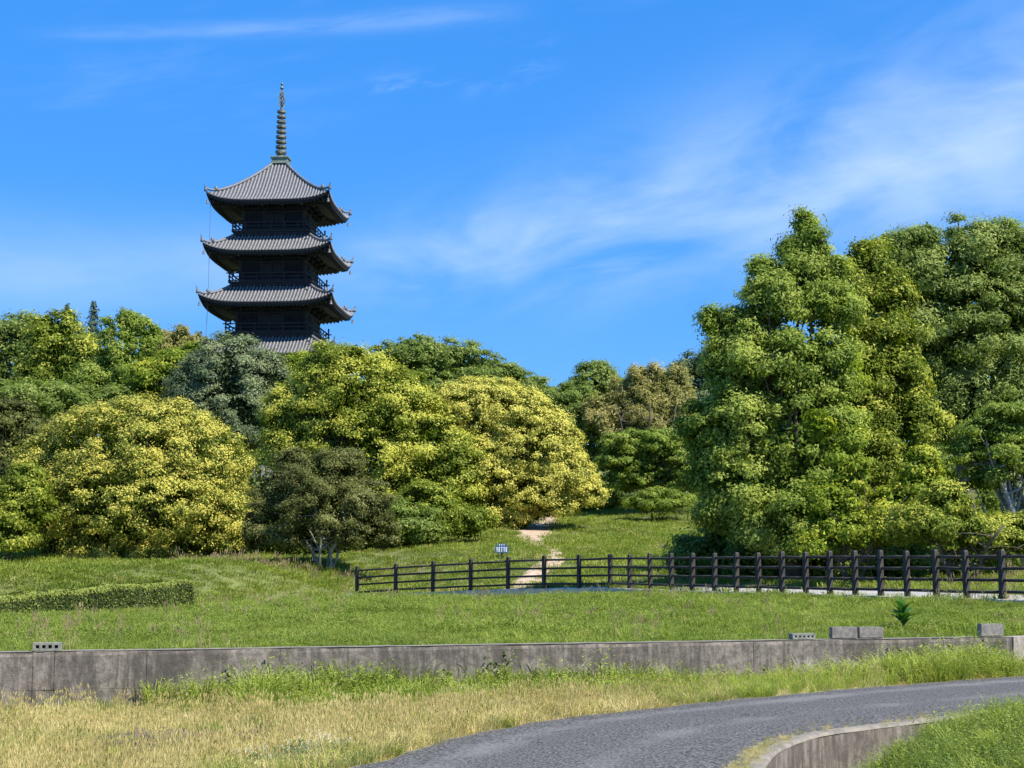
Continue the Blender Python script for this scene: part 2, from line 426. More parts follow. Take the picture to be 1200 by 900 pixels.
def sheet(name, xs, ts, fy, fz, mat, kind='structure'):
    X, Tt = np.meshgrid(xs, ts); Y = fy(X, Tt); Z = fz(X, Y)
    V = np.stack([X, Y, Z], -1).reshape(-1, 3); nx, nt = len(xs), len(ts)
    i = np.arange((nt - 1) * (nx - 1)); r = i // (nx - 1); c_ = i % (nx - 1); a = r * nx + c_
    Fq = np.stack([a, a + 1, a + nx + 1, a + nx], -1)
    o = link(name, np_mesh(name, V, Fq, mat, smooth=True)); o['kind'] = kind
    return o
xs = np.arange(-14, 20.01, .125)
sheet('field_ground', np.r_[-60, -40, -30, -22, -17, xs, 24, 30, 40, 60], np.r_[np.linspace(-8, 6, 10), np.arange(6.5, 30, .14), 33],
      lambda X, t: np.minimum(t, wallY(X) + .1), lambda X, Y: H0(X, Y), M['soil_field'])
xs = np.r_[-60, -45, -36, np.arange(-30, 30.1, .4), 36, 45, 60]
sheet('meadow_ground', xs, np.linspace(0, 1, 110) ** 1.2, lambda X, t: wallY(X) + .08 + (fenceY(X) - .02 - wallY(X) - .08) * t, H1, M['soil_meadow'])
xs = np.r_[-1500, -700, -350, -200, -130, -95, -75, -60, -52, -45, np.arange(-40, 40.1, .5), 45, 52, 60, 75, 95, 130, 200, 350, 700, 1500]
sheet('hill_ground', xs, np.r_[np.arange(0, 40, .5), np.arange(40, 140, 2.5), 160, 200, 260, 350, 600, 1200, 2400],
      lambda X, t: fenceY(X) - .02 + t, lambda X, Y: np.where(Y > 900, baseZ(X * 0 + 20, Y), H2(np.clip(X, -60, 60), Y)), M['soil_meadow'])

# road sheet
n = 160; A = smooth_poly(RF, n); B = RNs; nu = 40
u = np.linspace(0, 1, nu)[None, :, None]
G = A[:, None, :] * (1 - u) + B[:, None, :] * u
wob = .05 * np.sin(np.arange(n) * 1.7) + .04 * np.sin(np.arange(n) * .61 + 1)
G[:, 0, :] += (wob[:, None] * np.array([[-.6, .6]]))
Z = .03 + .03 * np.sin(PI * u[..., 0]) + np.zeros((n, nu))
V = np.concatenate([G, Z[..., None]], -1).reshape(-1, 3)
i = np.arange((n - 1) * (nu - 1)); r = i // (nu - 1); a = r * nu + i % (nu - 1)
uu = np.tile(np.linspace(0, 1, nu), n)
edge = np.maximum(1 - uu / .05, 1 - (1 - uu) / .06).clip(0, 1)
trk = np.exp(-((uu - .20) / .10) ** 2) + .8 * np.exp(-((uu - .62) / .09) ** 2)
cols = np.stack([edge, trk, uu, np.ones_like(uu)], -1)
o = link('road', np_mesh('road', V, np.stack([a + nu, a + nu + 1, a + 1, a], -1), M['asphalt'], cols, True)); o['kind'] = 'structure'

# strips lying on the ground (paths)
def strip(name, pts, widths, mat, lift=.03, n=60, jag=.12, m=7):
    c = smooth_poly(pts, n); w = ip(np.linspace(0, 1, n), np.linspace(0, 1, len(widths)), widths)
    tg = np.gradient(c, axis=0); tg /= np.linalg.norm(tg, axis=1)[:, None]; nr = np.stack([-tg[:, 1], tg[:, 0]], -1)
    k = np.linspace(-.5, .5, m)[None, :, None]
    wj = w[:, None] * (1 + jag * rng.standard_normal((n, 1)))
    G = c[:, None, :] + nr[:, None, :] * k * wj[..., None]
    Z = H(G[..., 0], G[..., 1]) + lift
    Z[:, 0] -= lift + .03; Z[:, -1] -= lift + .03
    V = np.concatenate([G, Z[..., None]], -1).reshape(-1, 3)
    i = np.arange((n - 1) * (m - 1)); a = (i // (m - 1)) * m + i % (m - 1)
    o = link(name, np_mesh(name, V, np.stack([a, a + 1, a + m + 1, a + m], -1), mat, smooth=True)); o['kind'] = 'structure'
    return o, c, w
walk_pts = []
for x in (1.2, 2.6, 4.1, 5.5, 7.3, 9.5, 11.9, 14, 16, 19, 24):
    walk_pts.append((x + 1.15 + .75 * min(1, max(0, (x - 1.2) / 6)), float(fenceY(x)) + .75 + .33 * min(1, max(0, (x - 1.2) / 6))))
walk_pts[0] = (1.6, 64.3)
_, walk_c, walk_w = strip('walkway', walk_pts, [1.4, 2.2, 3.4, 3.8, 3.8, 3.8], M['path'], .035, 70, .02)
dp = [hit(px, py, 62) for px, py in ((606, 691), (620, 680), (634, 668), (647, 657), (652, 650), (642, 643), (625, 636), (628, 624), (638, 614), (652, 603), (662, 592))]
_, dirt_c, dirt_w = strip('dirt_path', [(p.x, p.y) for p in dp], [1.6, 1.7, 1.4, 1.0, .7, 1.7, 2.6, 1.9, 1.5, 1.4, 1.2], M['dirt'], .04, 90, .16)

# ------------------------------------------------------------------ retaining wall (cast panels between joints)
wt = thing('retaining_wall', 'long weathered grey concrete retaining wall across the foreground field', 'wall', (0, 22, 0))
def wall_pt(s_x): return Vector((s_x, float(wallY(np.array(s_x))), 0))
joints_px = [-420, -150, 45, 70, 177, 410, 660, 880, 1100, 1183]
def wall_x(px):
    # intersection of the sight line with the wall line
    k = (px - 600) / F; return (22 + 6.6 * .3465) * k / (1 - .3465 * k)
jx = [wall_x(p) for p in joints_px]
jx[-1] = 7.83
top, bot, TH = .54, -.6, .30
for i in range(len(jx) - 1):
    g = .003
    a = wall_pt(jx[i]); b_ = wall_pt(jx[i + 1]); t = (b_ - a).normalized(); nrm = Vector((t.y, -t.x, 0))
    if nrm.y > 0: nrm = -nrm
    out = .005 * random.uniform(-1, 1) + (.03 if False else 0)
    L = (b_ - a).length - 2 * g; mb = MB()
    nseg = max(2, int(L / .35))
    # cross-section: footing step line low down, chamfered top edge
    prof = [(0.0, bot), (0.0, .048), (-.003, .051), (-.003, .054), (0.001, .057), (.0, top - .055), (-.006, top - .012), (-.02, top - .0), (-TH, top)]
    for k in range(nseg + 1):
        q = a + t * (g + L * k / nseg)
        for j, (off, z) in enumerate(prof):
            w_ = random.uniform(-.004, .004) + (random.uniform(-.012, .004) if j in (6, 7) else 0)
            p = q + nrm * (out + off + w_) - Vector((0, 22, 0)); mb.v.append((p.x, p.y, z + (w_ * .8 if j > 5 else 0)))
    npf = len(prof)
    for k in range(nseg):
        for j in range(npf - 1):
            c0 = k * npf + j; mb.f.append((c0, c0 + npf, c0 + npf + 1, c0 + 1))
    mb.f.append(tuple(range(npf))); mb.f.append(tuple(nseg * npf + j for j in reversed(range(npf))))
    o = mb.build('wall_panel', M['wall'], wt)
# bent end panel; paler colour holds cleaner concrete and painted-in sunlight
a = wall_pt(7.84); b_ = wall_pt(11.29); t = (b_ - a).normalized(); nr = Vector((t.y, -t.x, 0)); mb = MB()
c0 = (a + b_) / 2 - nr * (TH / 2 - .02) - Vector((0, 22, 0)); mb.box((c0.x, c0.y, (top + bot) / 2 + .003), ((b_ - a).length, TH, top - bot), math.atan2(t.y, t.x))
o = mb.build('end_panel', M['wall_pale'], wt); tag(o, 'paler end panel turning away at the right')
a = wall_pt(11.32); b_ = wall_pt(26); mb = MB(); mb.box(((a.x + b_.x) / 2, a.y + TH / 2 - 22, (top + bot) / 2), (b_.x - a.x, TH, top - bot))
mb.build('end_panel', M['wall'], wt)
# worn coping strip along the top
for i in range(len(jx) - 1):
    a = wall_pt(jx[i]); b_ = wall_pt(jx[i + 1]); t = (b_ - a).normalized(); nr = Vector((t.y, -t.x, 0)); mb = MB()
    nseg = max(3, int((b_ - a).length / .25)); L = (b_ - a).length - .016
    for k in range(nseg + 1):
        q = a + t * (.008 + L * k / nseg) - Vector((0, 22, 0)); e = random.uniform(.004, .016); zt = top + .008 + random.uniform(-.003, .004)
        for off, z in ((-.03, top - .02), (-e, zt), (-TH + .01, zt), (-TH + .01, top - .02)):
            p = q + nr * off; mb.v.append((p.x, p.y, z))
    for k in range(nseg):
        for j in range(3):
            c0 = k * 4 + j; mb.f.append((c0, c0 + 4, c0 + 5, c0 + 1))
    mb.f.append((0, 1, 2, 3)); mb.f.append(tuple(nseg * 4 + j for j in (3, 2, 1, 0)))
    mb.build('coping', M['coping'], wt)

# channel wall carrying the road, bottom right
ct = thing('channel_wall', 'curved brown concrete wall with a pale lip under the road edge', 'wall', (3, 16, 0))
ii = [k for k in range(len(RNs)) if 9.5 < RNs[k][1] < 22.5]
Q = RNs[ii]; tg = np.gradient(Q, axis=0); tg /= np.linalg.norm(tg, axis=1)[:, None]; nr = np.stack([tg[:, 1], -tg[:, 0]], -1)
mb = MB(); prof = [(-.05, -1.2), (-.05, .03), (-.03, .055), (.08, .05), (.10, .02), (.12, -1.2)]
for k in range(len(Q)):
    for off, z in prof:
        w_ = random.uniform(-.006, .006); p = Q[k] + nr[k] * (off + .04 + w_); mb.v.append((p[0] - 3, p[1] - 16, z + w_ * .6))
for k in range(len(Q) - 1):
    for j in range(len(prof) - 1):
        c0 = k * 6 + j; mb.f.append((c0, c0 + 1, c0 + 7, c0 + 6))
mb.f.append(tuple(reversed(range(6)))); mb.f.append(tuple((len(Q) - 1) * 6 + j for j in range(6)))
mb.build('wall_body', M['ditchwall'], ct, True)
mb = MB()
for k in range(len(Q)):
    e = random.uniform(-.003, .003)
    for off, z in ((-.02, .04), (-.012, .062), (.095 + e, .058), (.112 + e, .03)):
        p = Q[k] + nr[k] * (off + .03); mb.v.append((p[0] - 3, p[1] - 16, z + e * .4))
for k in range(len(Q) - 1):
    for j in range(3):
        c0 = k * 4 + j; mb.f.append((c0, c0 + 1, c0 + 5, c0 + 4))
mb.build('lip', M['coping'], ct)

# ------------------------------------------------------------------ kerb under the fence
kt = thing('concrete_kerb', 'low pale concrete kerb wall running under the dark timber fence', 'kerb', (0, 62, 0))
kx = [-30, -24, -19, -15.5, -12.5, -10.2, -8.4, -6.6, -5.2, -3.8, -2.4, -1.0, .4, 1.8, 3.35, 4.6, 5.6, 6.6, 7.7, 8.9, 10.1, 11.4, 12.8, 14.4, 16]
for a_, b_ in zip(kx[:-1], kx[1:]):
    pa = Vector((a_, float(fenceY(a_)), 0)); pb = Vector((b_, float(fenceY(b_)), 0)); t = (pb - pa).normalized(); nr = Vector((t.y, -t.x, 0))
    mb = MB(); n = 6
    for k in range(n + 1):
        q = pa + t * ((pb - pa).length * k / n * (1 if k < n else .986)); kz = float(kerbZ(q.x)) + .01
        for off, z in ((.13, kz - .75), (.13, kz - .02), (.11, kz), (-.1, kz), (-.1, kz - .3)):
            p = q + nr * off; mb.v.append((p.x, p.y - 62, z))
    for k in range(n):
        for j in range(4):
            c0 = k * 5 + j; mb.f.append((c0, c0 + 5, c0 + 6, c0 + 1))
    mb.f.append((0, 1, 2, 3, 4)); mb.f.append(tuple(n * 5 + j for j in (4, 3, 2, 1, 0)))
    mb.build('kerb_section', M['kerb'], kt)

# ------------------------------------------------------------------ fence
PH = 1.2
post_px = [419.8, 464.8, 508, 552, 595.5, 637.3, 678, 714.3, 737, 761, 785.5, 810, 835.8, 861, 887.3, 914.5, 942, 970, 999.5, 1029, 1060, 1094, 1129, 1170.5, 1214, 1262, 1315]
def fence_hit(px):
    k = (px - 600) / F
    for (x0, y0), (x1, y1) in zip(zip(FX[5:], FY[5:]), zip(FX[6:], FY[6:])):
        m_ = (y1 - y0) / (x1 - x0); y = (y0 - m_ * x0) / (1 - m_ * k)
        x = k * y
        if x0 - .01 <= x <= x1 + .01: return Vector((x, y, 0))
fp = [fence_hit(p) for p in post_px]; fp = [p for p in fp if p]
ft = thing('timber_fence', 'dark brown post and four-rail timber fence along the kerb', 'fence', (4, 60, 0))
O = Vector((4, 60, 0))
for i, p in enumerate(fp):
    a = fp[max(i - 1, 0)]; b_ = fp[min(i + 1, len(fp) - 1)]; t = (b_ - a); ang = math.atan2(t.y, t.x)
    z = float(kerbZ(p.x)); p.z = z
    mb = MB(); hh = PH * random.uniform(.985, 1.015)
    mb.box((0, 0, hh / 2 - .1), (.125, .125, hh + .2 - .05), ang)
    mb.box((0, 0, hh - .012), (.125, .125, .045), ang, .35)
    o = mb.build('post', M['post'], ft); o.location = p - O; o.rotation_euler = (random.uniform(-.018, .018), random.uniform(-.018, .018), 0)
for a, b_ in zip(fp[:-1], fp[1:]):
    t = (b_ - a).normalized()
    for h in (.17, .46, .75, 1.04):
        mb = MB(); w1_, w2_ = random.uniform(-.012, .012), random.uniform(-.012, .012)
        pa = a + t * .0625 + Vector((0, 0, h + w1_)) - O; pb = b_ - t * .0625 + Vector((0, 0, h + w2_)) - O
        mid = (pa + pb) / 2
        mb.tube([pa - mid, (pb - pa) * .02, pb - mid], [.036, .040, .036], 8)
        o = mb.build('rail', M['post'], ft, True); o.location = mid

# ------------------------------------------------------------------ sign
p = hit(588, 656, 64, 90); sp = Vector((p.x, p.y, Hs(p.x, p.y)))
zc = P(588, 643, sp.y).z - sp.z
st = thing('notice_sign', 'small blue notice board with white lettering on a short dark post', 'sign', sp, math.radians(2))
mb = MB(); mb.box((0, .03, zc * .5), (.09, .07, zc + .1)); mb.build('post', M['post'], st)
mb = MB(); mb.box((0, -.02, zc - .02), (.60, .03, .33)); mb.box((0, -.02, zc + .18), (.34, .03, .09)); mb.build('board', M['sign_blue'], st)
mb = MB()
def stroke(x0, z0, x1, z1, w=.022): mb.bar((x0, -.045, zc + z0), (x1, -.045, zc + z1), .008, w) if abs(x1 - x0) > abs(z1 - z0) else mb.box(((x0 + x1) / 2, -.045, zc + (z0 + z1) / 2), (w, .008, abs(z1 - z0)))
for k, x in enumerate((-.21, -.105, 0, .105, .21)):
    stroke(x - .04, .055, x + .04, .055); stroke(x, .05, x, -.14, .026)
    if k in (0, 3): stroke(x - .035, -.02, x + .035, -.02)
    if k in (1, 4): stroke(x - .035, .04, x - .035, -.12, .018); stroke(x - .035, -.13, x + .03, -.13)
for x in (-.1, 0, .1):
    stroke(x - .03, .19, x + .03, .19, .018); stroke(x, .2, x, .11, .02)
mb.build('lettering', M['white'], st)

# ------------------------------------------------------------------ blocks on the wall
def on_wall(px, py_top):
    x = wall_x(px) if px < 1183 else 7.9
    p = wall_pt(x); return p + Vector((-.05, .15, .554))
WANG = math.atan(.3465)
def hollow(px, w, h, nh, name, label, lean=0.0, rz=0.0):
    p = on_wall(px, 0); r = thing(name, label, 'block', p, WANG * .5 + rz)
    mb = MB(); dpt = .19; e = .028
    mb.box((0, 0, h - e / 2), (w, dpt, e)); mb.box((0, 0, e / 2), (w, dpt, e))
    n_ = nh + 1; web = .035
    for k in range(n_):
        x = -w / 2 + web / 2 + (w - web) * k / nh
        mb.box((x, 0, h / 2), (web, dpt, h - 2 * e - .002))
    mb.box((0, dpt / 2 - .012, h / 2), (w - .02, .02, h - 2 * e - .004))
    mb.build('block_body', M['block_hollow'], r)
    return r
hollow(62.5, .35, .10, 4, 'hollow_block', 'pale hollow concrete block with four square holes lying at the left end of the wall')
r = hollow(942.5, .36, .085, 5, 'hollow_block', 'low slotted concrete block lying on the wall left of the two butted grey blocks')
def solid(px, w, h, label, group=None, rz=0.0):
    p = on_wall(px, 0); mb = MB(); b0 = .008
    r = thing('concrete_block', label, 'block', p, WANG * .4 + rz, group)
    mb.box((0, 0, h / 2), (w, .12, h - .016)); mb.box((0, 0, h / 2), (w - .012, .132, h - .022)); mb.box((0, 0, h / 2), (w - .02, .11, h))
    mb.build('block_body', M['block'], r)
solid(990.5, .40, .175, 'dark grey concrete block on the wall, left one of two standing end to end')
solid(1021.5, .38, .170, 'dark grey concrete block on the wall, right one of two standing end to end')
solid(1162, .39, .195, 'single tall pale grey concrete block standing near the right end of the wall', rz=.12)

# ------------------------------------------------------------------ pagoda
PD = 160.0
pc = P(330.5, 100, PD)
PG = Hs(pc.x, PD)
pag = thing('pagoda', 'dark timber five-storey pagoda with grey tiled roofs and a tall ringed spire above the trees', 'pagoda', (pc.x, PD, PG), math.radians(-4.0))
def zl(py, Y=PD): return P(328, py, Y).z - PG
EAVE = [zl(232.5, 154), zl(292.5, 154), zl(353.5, 154), zl(414.5, 154)]
EAVE.append(EAVE[3] - 4.75)
HW = [5.75, 5.95, 6.2, 6.42, 6.65]        # half widths at the eaves
WW = [2.8, 3.0, 3.2, 3.4, 3.65]         # wall half widths
TOPH = [zl(193) - EAVE[0], 1.95, 1.95, 1.95, 1.95]
TOPA = [.55, 3.35, 3.55, 3.75, 3.95]
LIFT = .78
def roof_z(k, a, x):
    s = (a - TOPA[k]) / (HW[k] - TOPA[k]); s = np.clip(s, 0, 1)
    t = np.abs(x) / np.maximum(a, .01)
    ex = 1.28 if k == 0 else 1.15
    return EAVE[k] + TOPH[k] * (1 - s) ** ex + LIFT * s ** 2.2 * np.minimum(t, 1) ** 4.5
def rot4(q):
    return (lambda x, y: [(x, y), (-y, x), (-x, -y), (y, -x)][q])
for k in range(5):
    a0, a1, wh = TOPA[k], HW[k], WW[k]
    mb = MB(); nx, ns = 28, 9
    for q in range(4):
        R = rot4(q); base = len(mb.v)
        for j in range(ns + 1):
            a = a0 + (a1 - a0) * j / ns
            for i in range(nx + 1):
                x = a * (2 * i / nx - 1); X_, Y_ = R(x, -a); mb.v.append((X_, Y_, float(roof_z(k, a, x))))
        for j in range(ns):
            for i in range(nx):
                c0 = base + j * (nx + 1) + i; mb.f.append((c0, c0 + nx + 1, c0 + nx + 2, c0 + 1))
    roof = mb.build('roof', M['tile_bed'], pag, True)
    # eave board and soffit
    mb = MB(); zs = EAVE[k] + .75
    for q in range(4):
        R = rot4(q); base = len(mb.v)
        for j, (a, f_) in enumerate(((a1, 0), (a1 - .03, -.16), (a1 - .10, -.17), (a1 - .12, -.34), (a1 - 1.6, .0), (wh - .05, 1))):
            for i in range(nx + 1):
                u_ = 2 * i / nx - 1; x = a * u_
                ze = float(roof_z(k, a1, a1 * u_))
                z = (ze - .02 + f_) if j < 4 else (ze - .34 + .18 * (1 if j == 4 else 0)) if j == 4 else zs
                X_, Y_ = R(x, -a); mb.v.append((X_, Y_, z))
        for j in range(5):
            for i in range(nx):
                c0 = base + j * (nx + 1) + i; mb.f.append((c0, c0 + nx + 1, c0 + nx + 2, c0 + 1))
    mb.build('soffit', M['wood'], roof)
    # rows of round cover tiles
    mb = MB(); sp_ = .31; nr_ = int(a1 / sp_)
    for q in range(4):
        R = rot4(q)
        for i in range(-nr_, nr_ + 1):
            x = i * sp_; s0 = max(a0, abs(x) + .04)
            if a1 - s0 < .15: continue
            m_ = max(2, int((a1 - s0) / .6) + 1); base = len(mb.v)
            for j in range(m_ + 1):
                a = s0 + (a1 + .05 - s0) * j / m_; z = float(roof_z(k, min(a, a1), x))
                for (ox, oz) in ((-.085, -.01), (-.06, .065), (0, .095), (.06, .065), (.085, -.01)):
                    X_, Y_ = R(x + ox, -a); mb.v.append((X_, Y_, z + oz))
            for j in range(m_):
                for c_ in range(4):
                    c0 = base + j * 5 + c_; mb.f.append((c0, c0 + 5, c0 + 6, c0 + 1))
            e = base + m_ * 5; mb.f.append((e, e + 1, e + 2, e + 3, e + 4))
    mb.build('tile_rows', M['tile'], roof, kind='stuff')
    # hips with end ornaments, wind bells
    for q in range(4):
        R = rot4(q); mb = MB(); pts = []
        for j in range(13):
            a = a0 + (a1 + .12 - a0) * j / 12; X_, Y_ = R(a, -a)
            pts.append((X_, Y_, float(roof_z(k, min(a, a1), min(a, a1))) + .10 + (.28 * ((j - 9) / 3) ** 2 if j > 9 else 0)))
        mb.tube(pts, [.15] * 10 + [.13, .11, .07], 6)
        X_, Y_ = R(a1 - .75, -(a1 - .75)); zz = float(roof_z(k, a1 - .75, a1 - .75)); mb.box((X_, Y_, zz + .3), (.30, .30, .42), PI / 4, .35)
        X_, Y_ = R(a1 + .02, -(a1 + .02)); zz = float(roof_z(k, a1, a1)); mb.box((X_, Y_, zz + .22), (.26, .26, .36), PI / 4, .5)
        mb.tube([(X_, Y_, zz + .3), (X_ * 1.012, Y_ * 1.012, zz + .62), (X_ * 1.03, Y_ * 1.03, zz + .82)], [.06, .045, .012], 5)
        mb.build('hip_ridge', M['tile_ridge'], roof, True)
        mb = MB(); X_, Y_ = R(a1 - .12, -(a1 - .12)); zb = float(roof_z(k, a1, a1)) - .38
        mb.tube([(X_, Y_, zb), (X_, Y_, zb - .38)], .012, 4)
        mb.lathe([(.02, 0), (.09, -.05), (.11, -.25), (.15, -.34), (.02, -.35)], 8, (X_, Y_, zb - .36)); mb.build('wind_bell', M['tile_ridge'], roof)
    if k > 0:
        mb = MB()
        for q in range(4):
            R = rot4(q); A_ = R(-a0 - .05, -a0 - .05); B_ = R(a0 + .05, -a0 - .05); z = EAVE[k] + TOPH[k] + .06
            mb.bar((A_[0], A_[1], z), (B_[0], B_[1], z), .2, .22)
        mb.build('top_ridge', M['tile_ridge'], roof)
    # rafters
    mb = MB()
    for q in range(4):
        R = rot4(q)
        for i in range(-int(a1 / .36), int(a1 / .36) + 1):
            x = i * .36; s0 = max(wh, abs(x) + .1); ze = float(roof_z(k, a1, x))
            if a1 - s0 < .4: continue
            f_ = (a1 - .25 - s0) / (a1 - wh); z1 = ze - .42; z0 = z1 + (zs - .12 - z1) * min(1, max(0, (a1 - s0) / (a1 - wh))) ** 1.2
            p0 = R(x, -s0); p1 = R(x, -(a1 - .22)); mb.bar((p0[0], p0[1], z0), (p1[0], p1[1], z1), .12, .13)
    mb.build('rafters', M['wood'], roof, kind='stuff')

    # storey: wall body with columns, beams, doors, windows and stepped bracket sets
    zt = EAVE[k] + .95
    zb = (EAVE[k + 1] + TOPH[k + 1] + .28) if k < 4 else .9
    sto = MB(); sto.box((0, 0, (zt + zb) / 2), (wh * 2, wh * 2, zt - zb)); sto = sto.build('storey', M['wood'], pag)
    cs = [-wh, -wh / 3, wh / 3, wh]
    for q in range(4):
        R = rot4(q)
        for x in cs[:3]:
            X_, Y_ = R(x, -wh); mb = MB(); mb.tube([(X_, Y_, zb), (X_, Y_, zt - .6)], .2, 8); mb.build('column', M['wood_rail'], sto)
        mb = MB()
        for z in (zb + .12, zb + .95, zt - 1.55, zt - 1.2):
            A_ = R(-wh, -wh - .1); B_ = R(wh, -wh - .1); mb.bar((A_[0], A_[1], z), (B_[0], B_[1], z), .16, .17)
        mb.build('tie_beam', M['wood_rail'], sto)
        mb = MB(); X_, Y_ = R(0, -wh - .04); hgt = zt - 1.7 - zb - .2
        rr = q * PI / 2
        for s_ in (-1, 1):
            X_, Y_ = R(s_ * wh / 6.3, -wh - .05); mb.box((X_, Y_, zb + .2 + hgt / 2), (wh / 3.4, .07, hgt), rr)
        mb.build('door', M['wood_rail'], sto)
        for s_ in (-1, 1):
            mb = MB()
            for j in range(9):
                X_, Y_ = R(s_ * wh * .667 + (j - 4) * wh * .052, -wh - .06); mb.box((X_, Y_, zb + 1.0 + (hgt - .95) / 2), (.06, .06, hgt - .95), rr)
            mb.build('lattice_window', M['wood_rail'], sto)
        # bracket sets, three steps out
        for x in cs:
            mb = MB(); diag = abs(x) == wh
            for st_ in range(3):
                out = .35 + .5 * st_; z = zt - 1.35 + .33 * st_
                if diag and x > 0:
                    A_ = R(x, -wh); B_ = R(x + out + .15, -wh - out - .15); mb.bar((A_[0], A_[1], z), (B_[0], B_[1], z), .17, .2)
                    for off in (0, -1, 1):
                        X_, Y_ = R(x + out, -wh - out); mb.box((X_, Y_, z + .17), (.26, .26, .15), rr, -.2)
                else:
                    A_ = R(x, -wh); B_ = R(x, -wh - out - .15); mb.bar((A_[0], A_[1], z), (B_[0], B_[1], z), .15, .19)
                A_ = R(x - .5, -wh - out); B_ = R(x + .5, -wh - out); mb.bar((A_[0], A_[1], z + .04), (B_[0], B_[1], z + .04), .13, .16)
                for off in (-.42, 0, .42):
                    X_, Y_ = R(x + off, -wh - out); mb.box((X_, Y_, z + .19), (.2, .2, .13), rr, -.2)
            o = mb.build('bracket_set', M['wood'], sto)
            for out, zz, w2 in ((1.56, .62, .17), (1.02, 1.0, .15)):
                mb = MB(); mb.box((*R(x, -wh - out), zt - zz), (w2, .06, w2 + .03), rr); mb.build('beam_end', M['brace'], sto)
        A_ = R(-wh - 1.5, -wh - 1.42); B_ = R(wh + 1.5, -wh - 1.42); mb = MB(); mb.bar((A_[0], A_[1], zt - .38), (B_[0], B_[1], zt - .38), .17, .2); mb.build('eave_purlin', M['wood'], sto)
        # slanting tail rafters at the corner
        mb = MB(); A_ = R(wh, -wh); B_ = R(wh + 2.35, -wh - 2.35); mb.bar((A_[0], A_[1], zt - .35), (B_[0], B_[1], EAVE[k] - .05), .2, .24)
        A_ = R(wh, -wh); B_ = R(wh + 1.7, -wh - 1.7); mb.bar((A_[0], A_[1], zt - .75), (B_[0], B_[1], EAVE[k] - .35), .18, .2)
        mb.build('tail_rafter', M['wood_rail'], sto)
    # balcony
    if k < 4:
        hb = TOPA[k + 1] + .42; zf = zb - .02
        mb = MB(); mb.box((0, 0, zf), (hb * 2, hb * 2, .12)); mb.box((0, 0, zf - .17), (hb * 2 - .3, hb * 2 - .3, .2)); bal = mb.build('balcony', M['wood_rail'], pag)
        mb = MB()
        for q in range(4):
            R = rot4(q)
            for i in range(13):
                x = -hb + .2 + i * (2 * hb - .4) / 12; X_, Y_ = R(x, -hb + .25); mb.box((X_, Y_, zf - .34), (.13, .6, .14) if q % 2 == 0 else (.6, .13, .14))
        mb.build('floor_joists', M['wood'], bal, kind='stuff')
        for q in range(4):
            R = rot4(q); h_ = hb - .1
            for z, th in ((.16, .09), (.52, .07), (.86, .10)):
                e = .28 if z > .8 else .12
                A_ = R(-h_ - e, -h_); B_ = R(h_ + e, -h_); mb = MB(); mb.bar((A_[0], A_[1], zf + z + .004 * q), (B_[0], B_[1], zf + z + .004 * q), th, th); mb.build('handrail', M['wood_rail'], bal)
            for i in range(6):
                x = -h_ + 2 * h_ * i / 6; X_, Y_ = R(x, -h_); mb = MB(); hh = 1.15 if i == 0 else .82
                mb.box((X_, Y_, zf + .06 + hh / 2), (.12 if i == 0 else .08,) * 2 + (hh,))
                if i == 0: mb.lathe([(.04, 0), (.10, .06), (.09, .16), (.02, .26)], 8, (X_, Y_, zf + .06 + hh))
                mb.build('baluster', M['wood_rail'], bal)
mb = MB(); mb.box((0, 0, .3), (13, 13, 1.2)); mb.box((0, -7, 0), (2.6, 1.2, .5)); mb.build('stone_platform', M['block_hollow'], pag)
# spire
z0 = zl(193); ztip = zl(95); Hsp = ztip - z0
mb = MB(); mb.box((0, 0, z0 + .28), (1.5, 1.5, .5)); mb.box((0, 0, z0 + .58), (1.75, 1.75, .12)); mb.box((0, 0, z0 + .02), (1.7, 1.7, .1)); spire = mb.build('spire_base', M['copper'], pag)
def sz(py): return zl(py)
mb = MB(); mb.lathe([(.62, sz(187)), (.58, sz(185)), (.42, sz(183)), (.16, sz(182))], 16); mb.build('inverted_bowl', M['bronze'], spire, True)
mb = MB(); mb.lathe([(.16, sz(183)), (.45, sz(181.2)), (.52, sz(179.8)), (.14, sz(179.3))], 16); mb.build('lotus_petals', M['bronze'], spire, True)
mb = MB(); mb.tube([(0, 0, sz(184)), (0, 0, sz(125)), (0, 0, sz(100))], [.15, .12, .07], 10); mb.build('mast', M['bronze'], spire, True)
for i in range(9):
    py = 178.5 - i * 5.9; r = .54 - .015 * i; z = sz(py); mb = MB()
    nseg = 20; prof = [(r - .07, z - .13), (r, z - .09), (r + .01, z + .11), (r - .05, z + .14), (r - .09, z + .02)]
    b0 = 0
    for (rr_, zz) in prof:
        for j in range(nseg): q = 2 * PI * j / nseg; mb.v.append((rr_ * math.cos(q), rr_ * math.sin(q), zz))
    for a in range(5):
        for j in range(nseg): mb.f.append((a * nseg + j, a * nseg + (j + 1) % nseg, ((a + 1) % 5) * nseg + (j + 1) % nseg, ((a + 1) % 5) * nseg + j))
    for j in range(8): q = PI * j / 4; mb.bar((.05 * math.cos(q), .05 * math.sin(q), z), ((r - .04) * math.cos(q), (r - .04) * math.sin(q), z), .07, .1)
    mb.build('ring', M['bronze'], spire)
mb = MB()
for q in range(4):
    c_, s_ = math.cos(q * PI / 2 + PI / 4), math.sin(q * PI / 2 + PI / 4)
    pr = [(.05, sz(126)), (.20, sz(124)), (.34, sz(121)), (.26, sz(118)), (.36, sz(116)), (.22, sz(113)), (.24, sz(110)), (.05, sz(107))]
    for (r0_, za), (r1_, zb_) in zip(pr[:-1], pr[1:]): mb.bar((r0_ * c_, r0_ * s_, za), (r1_ * c_, r1_ * s_, zb_), .035, .09)
    for (r0_, za) in pr[1:-1:2]: mb.bar((0, 0, za - .1), (r0_ * c_, r0_ * s_, za), .03, .07)
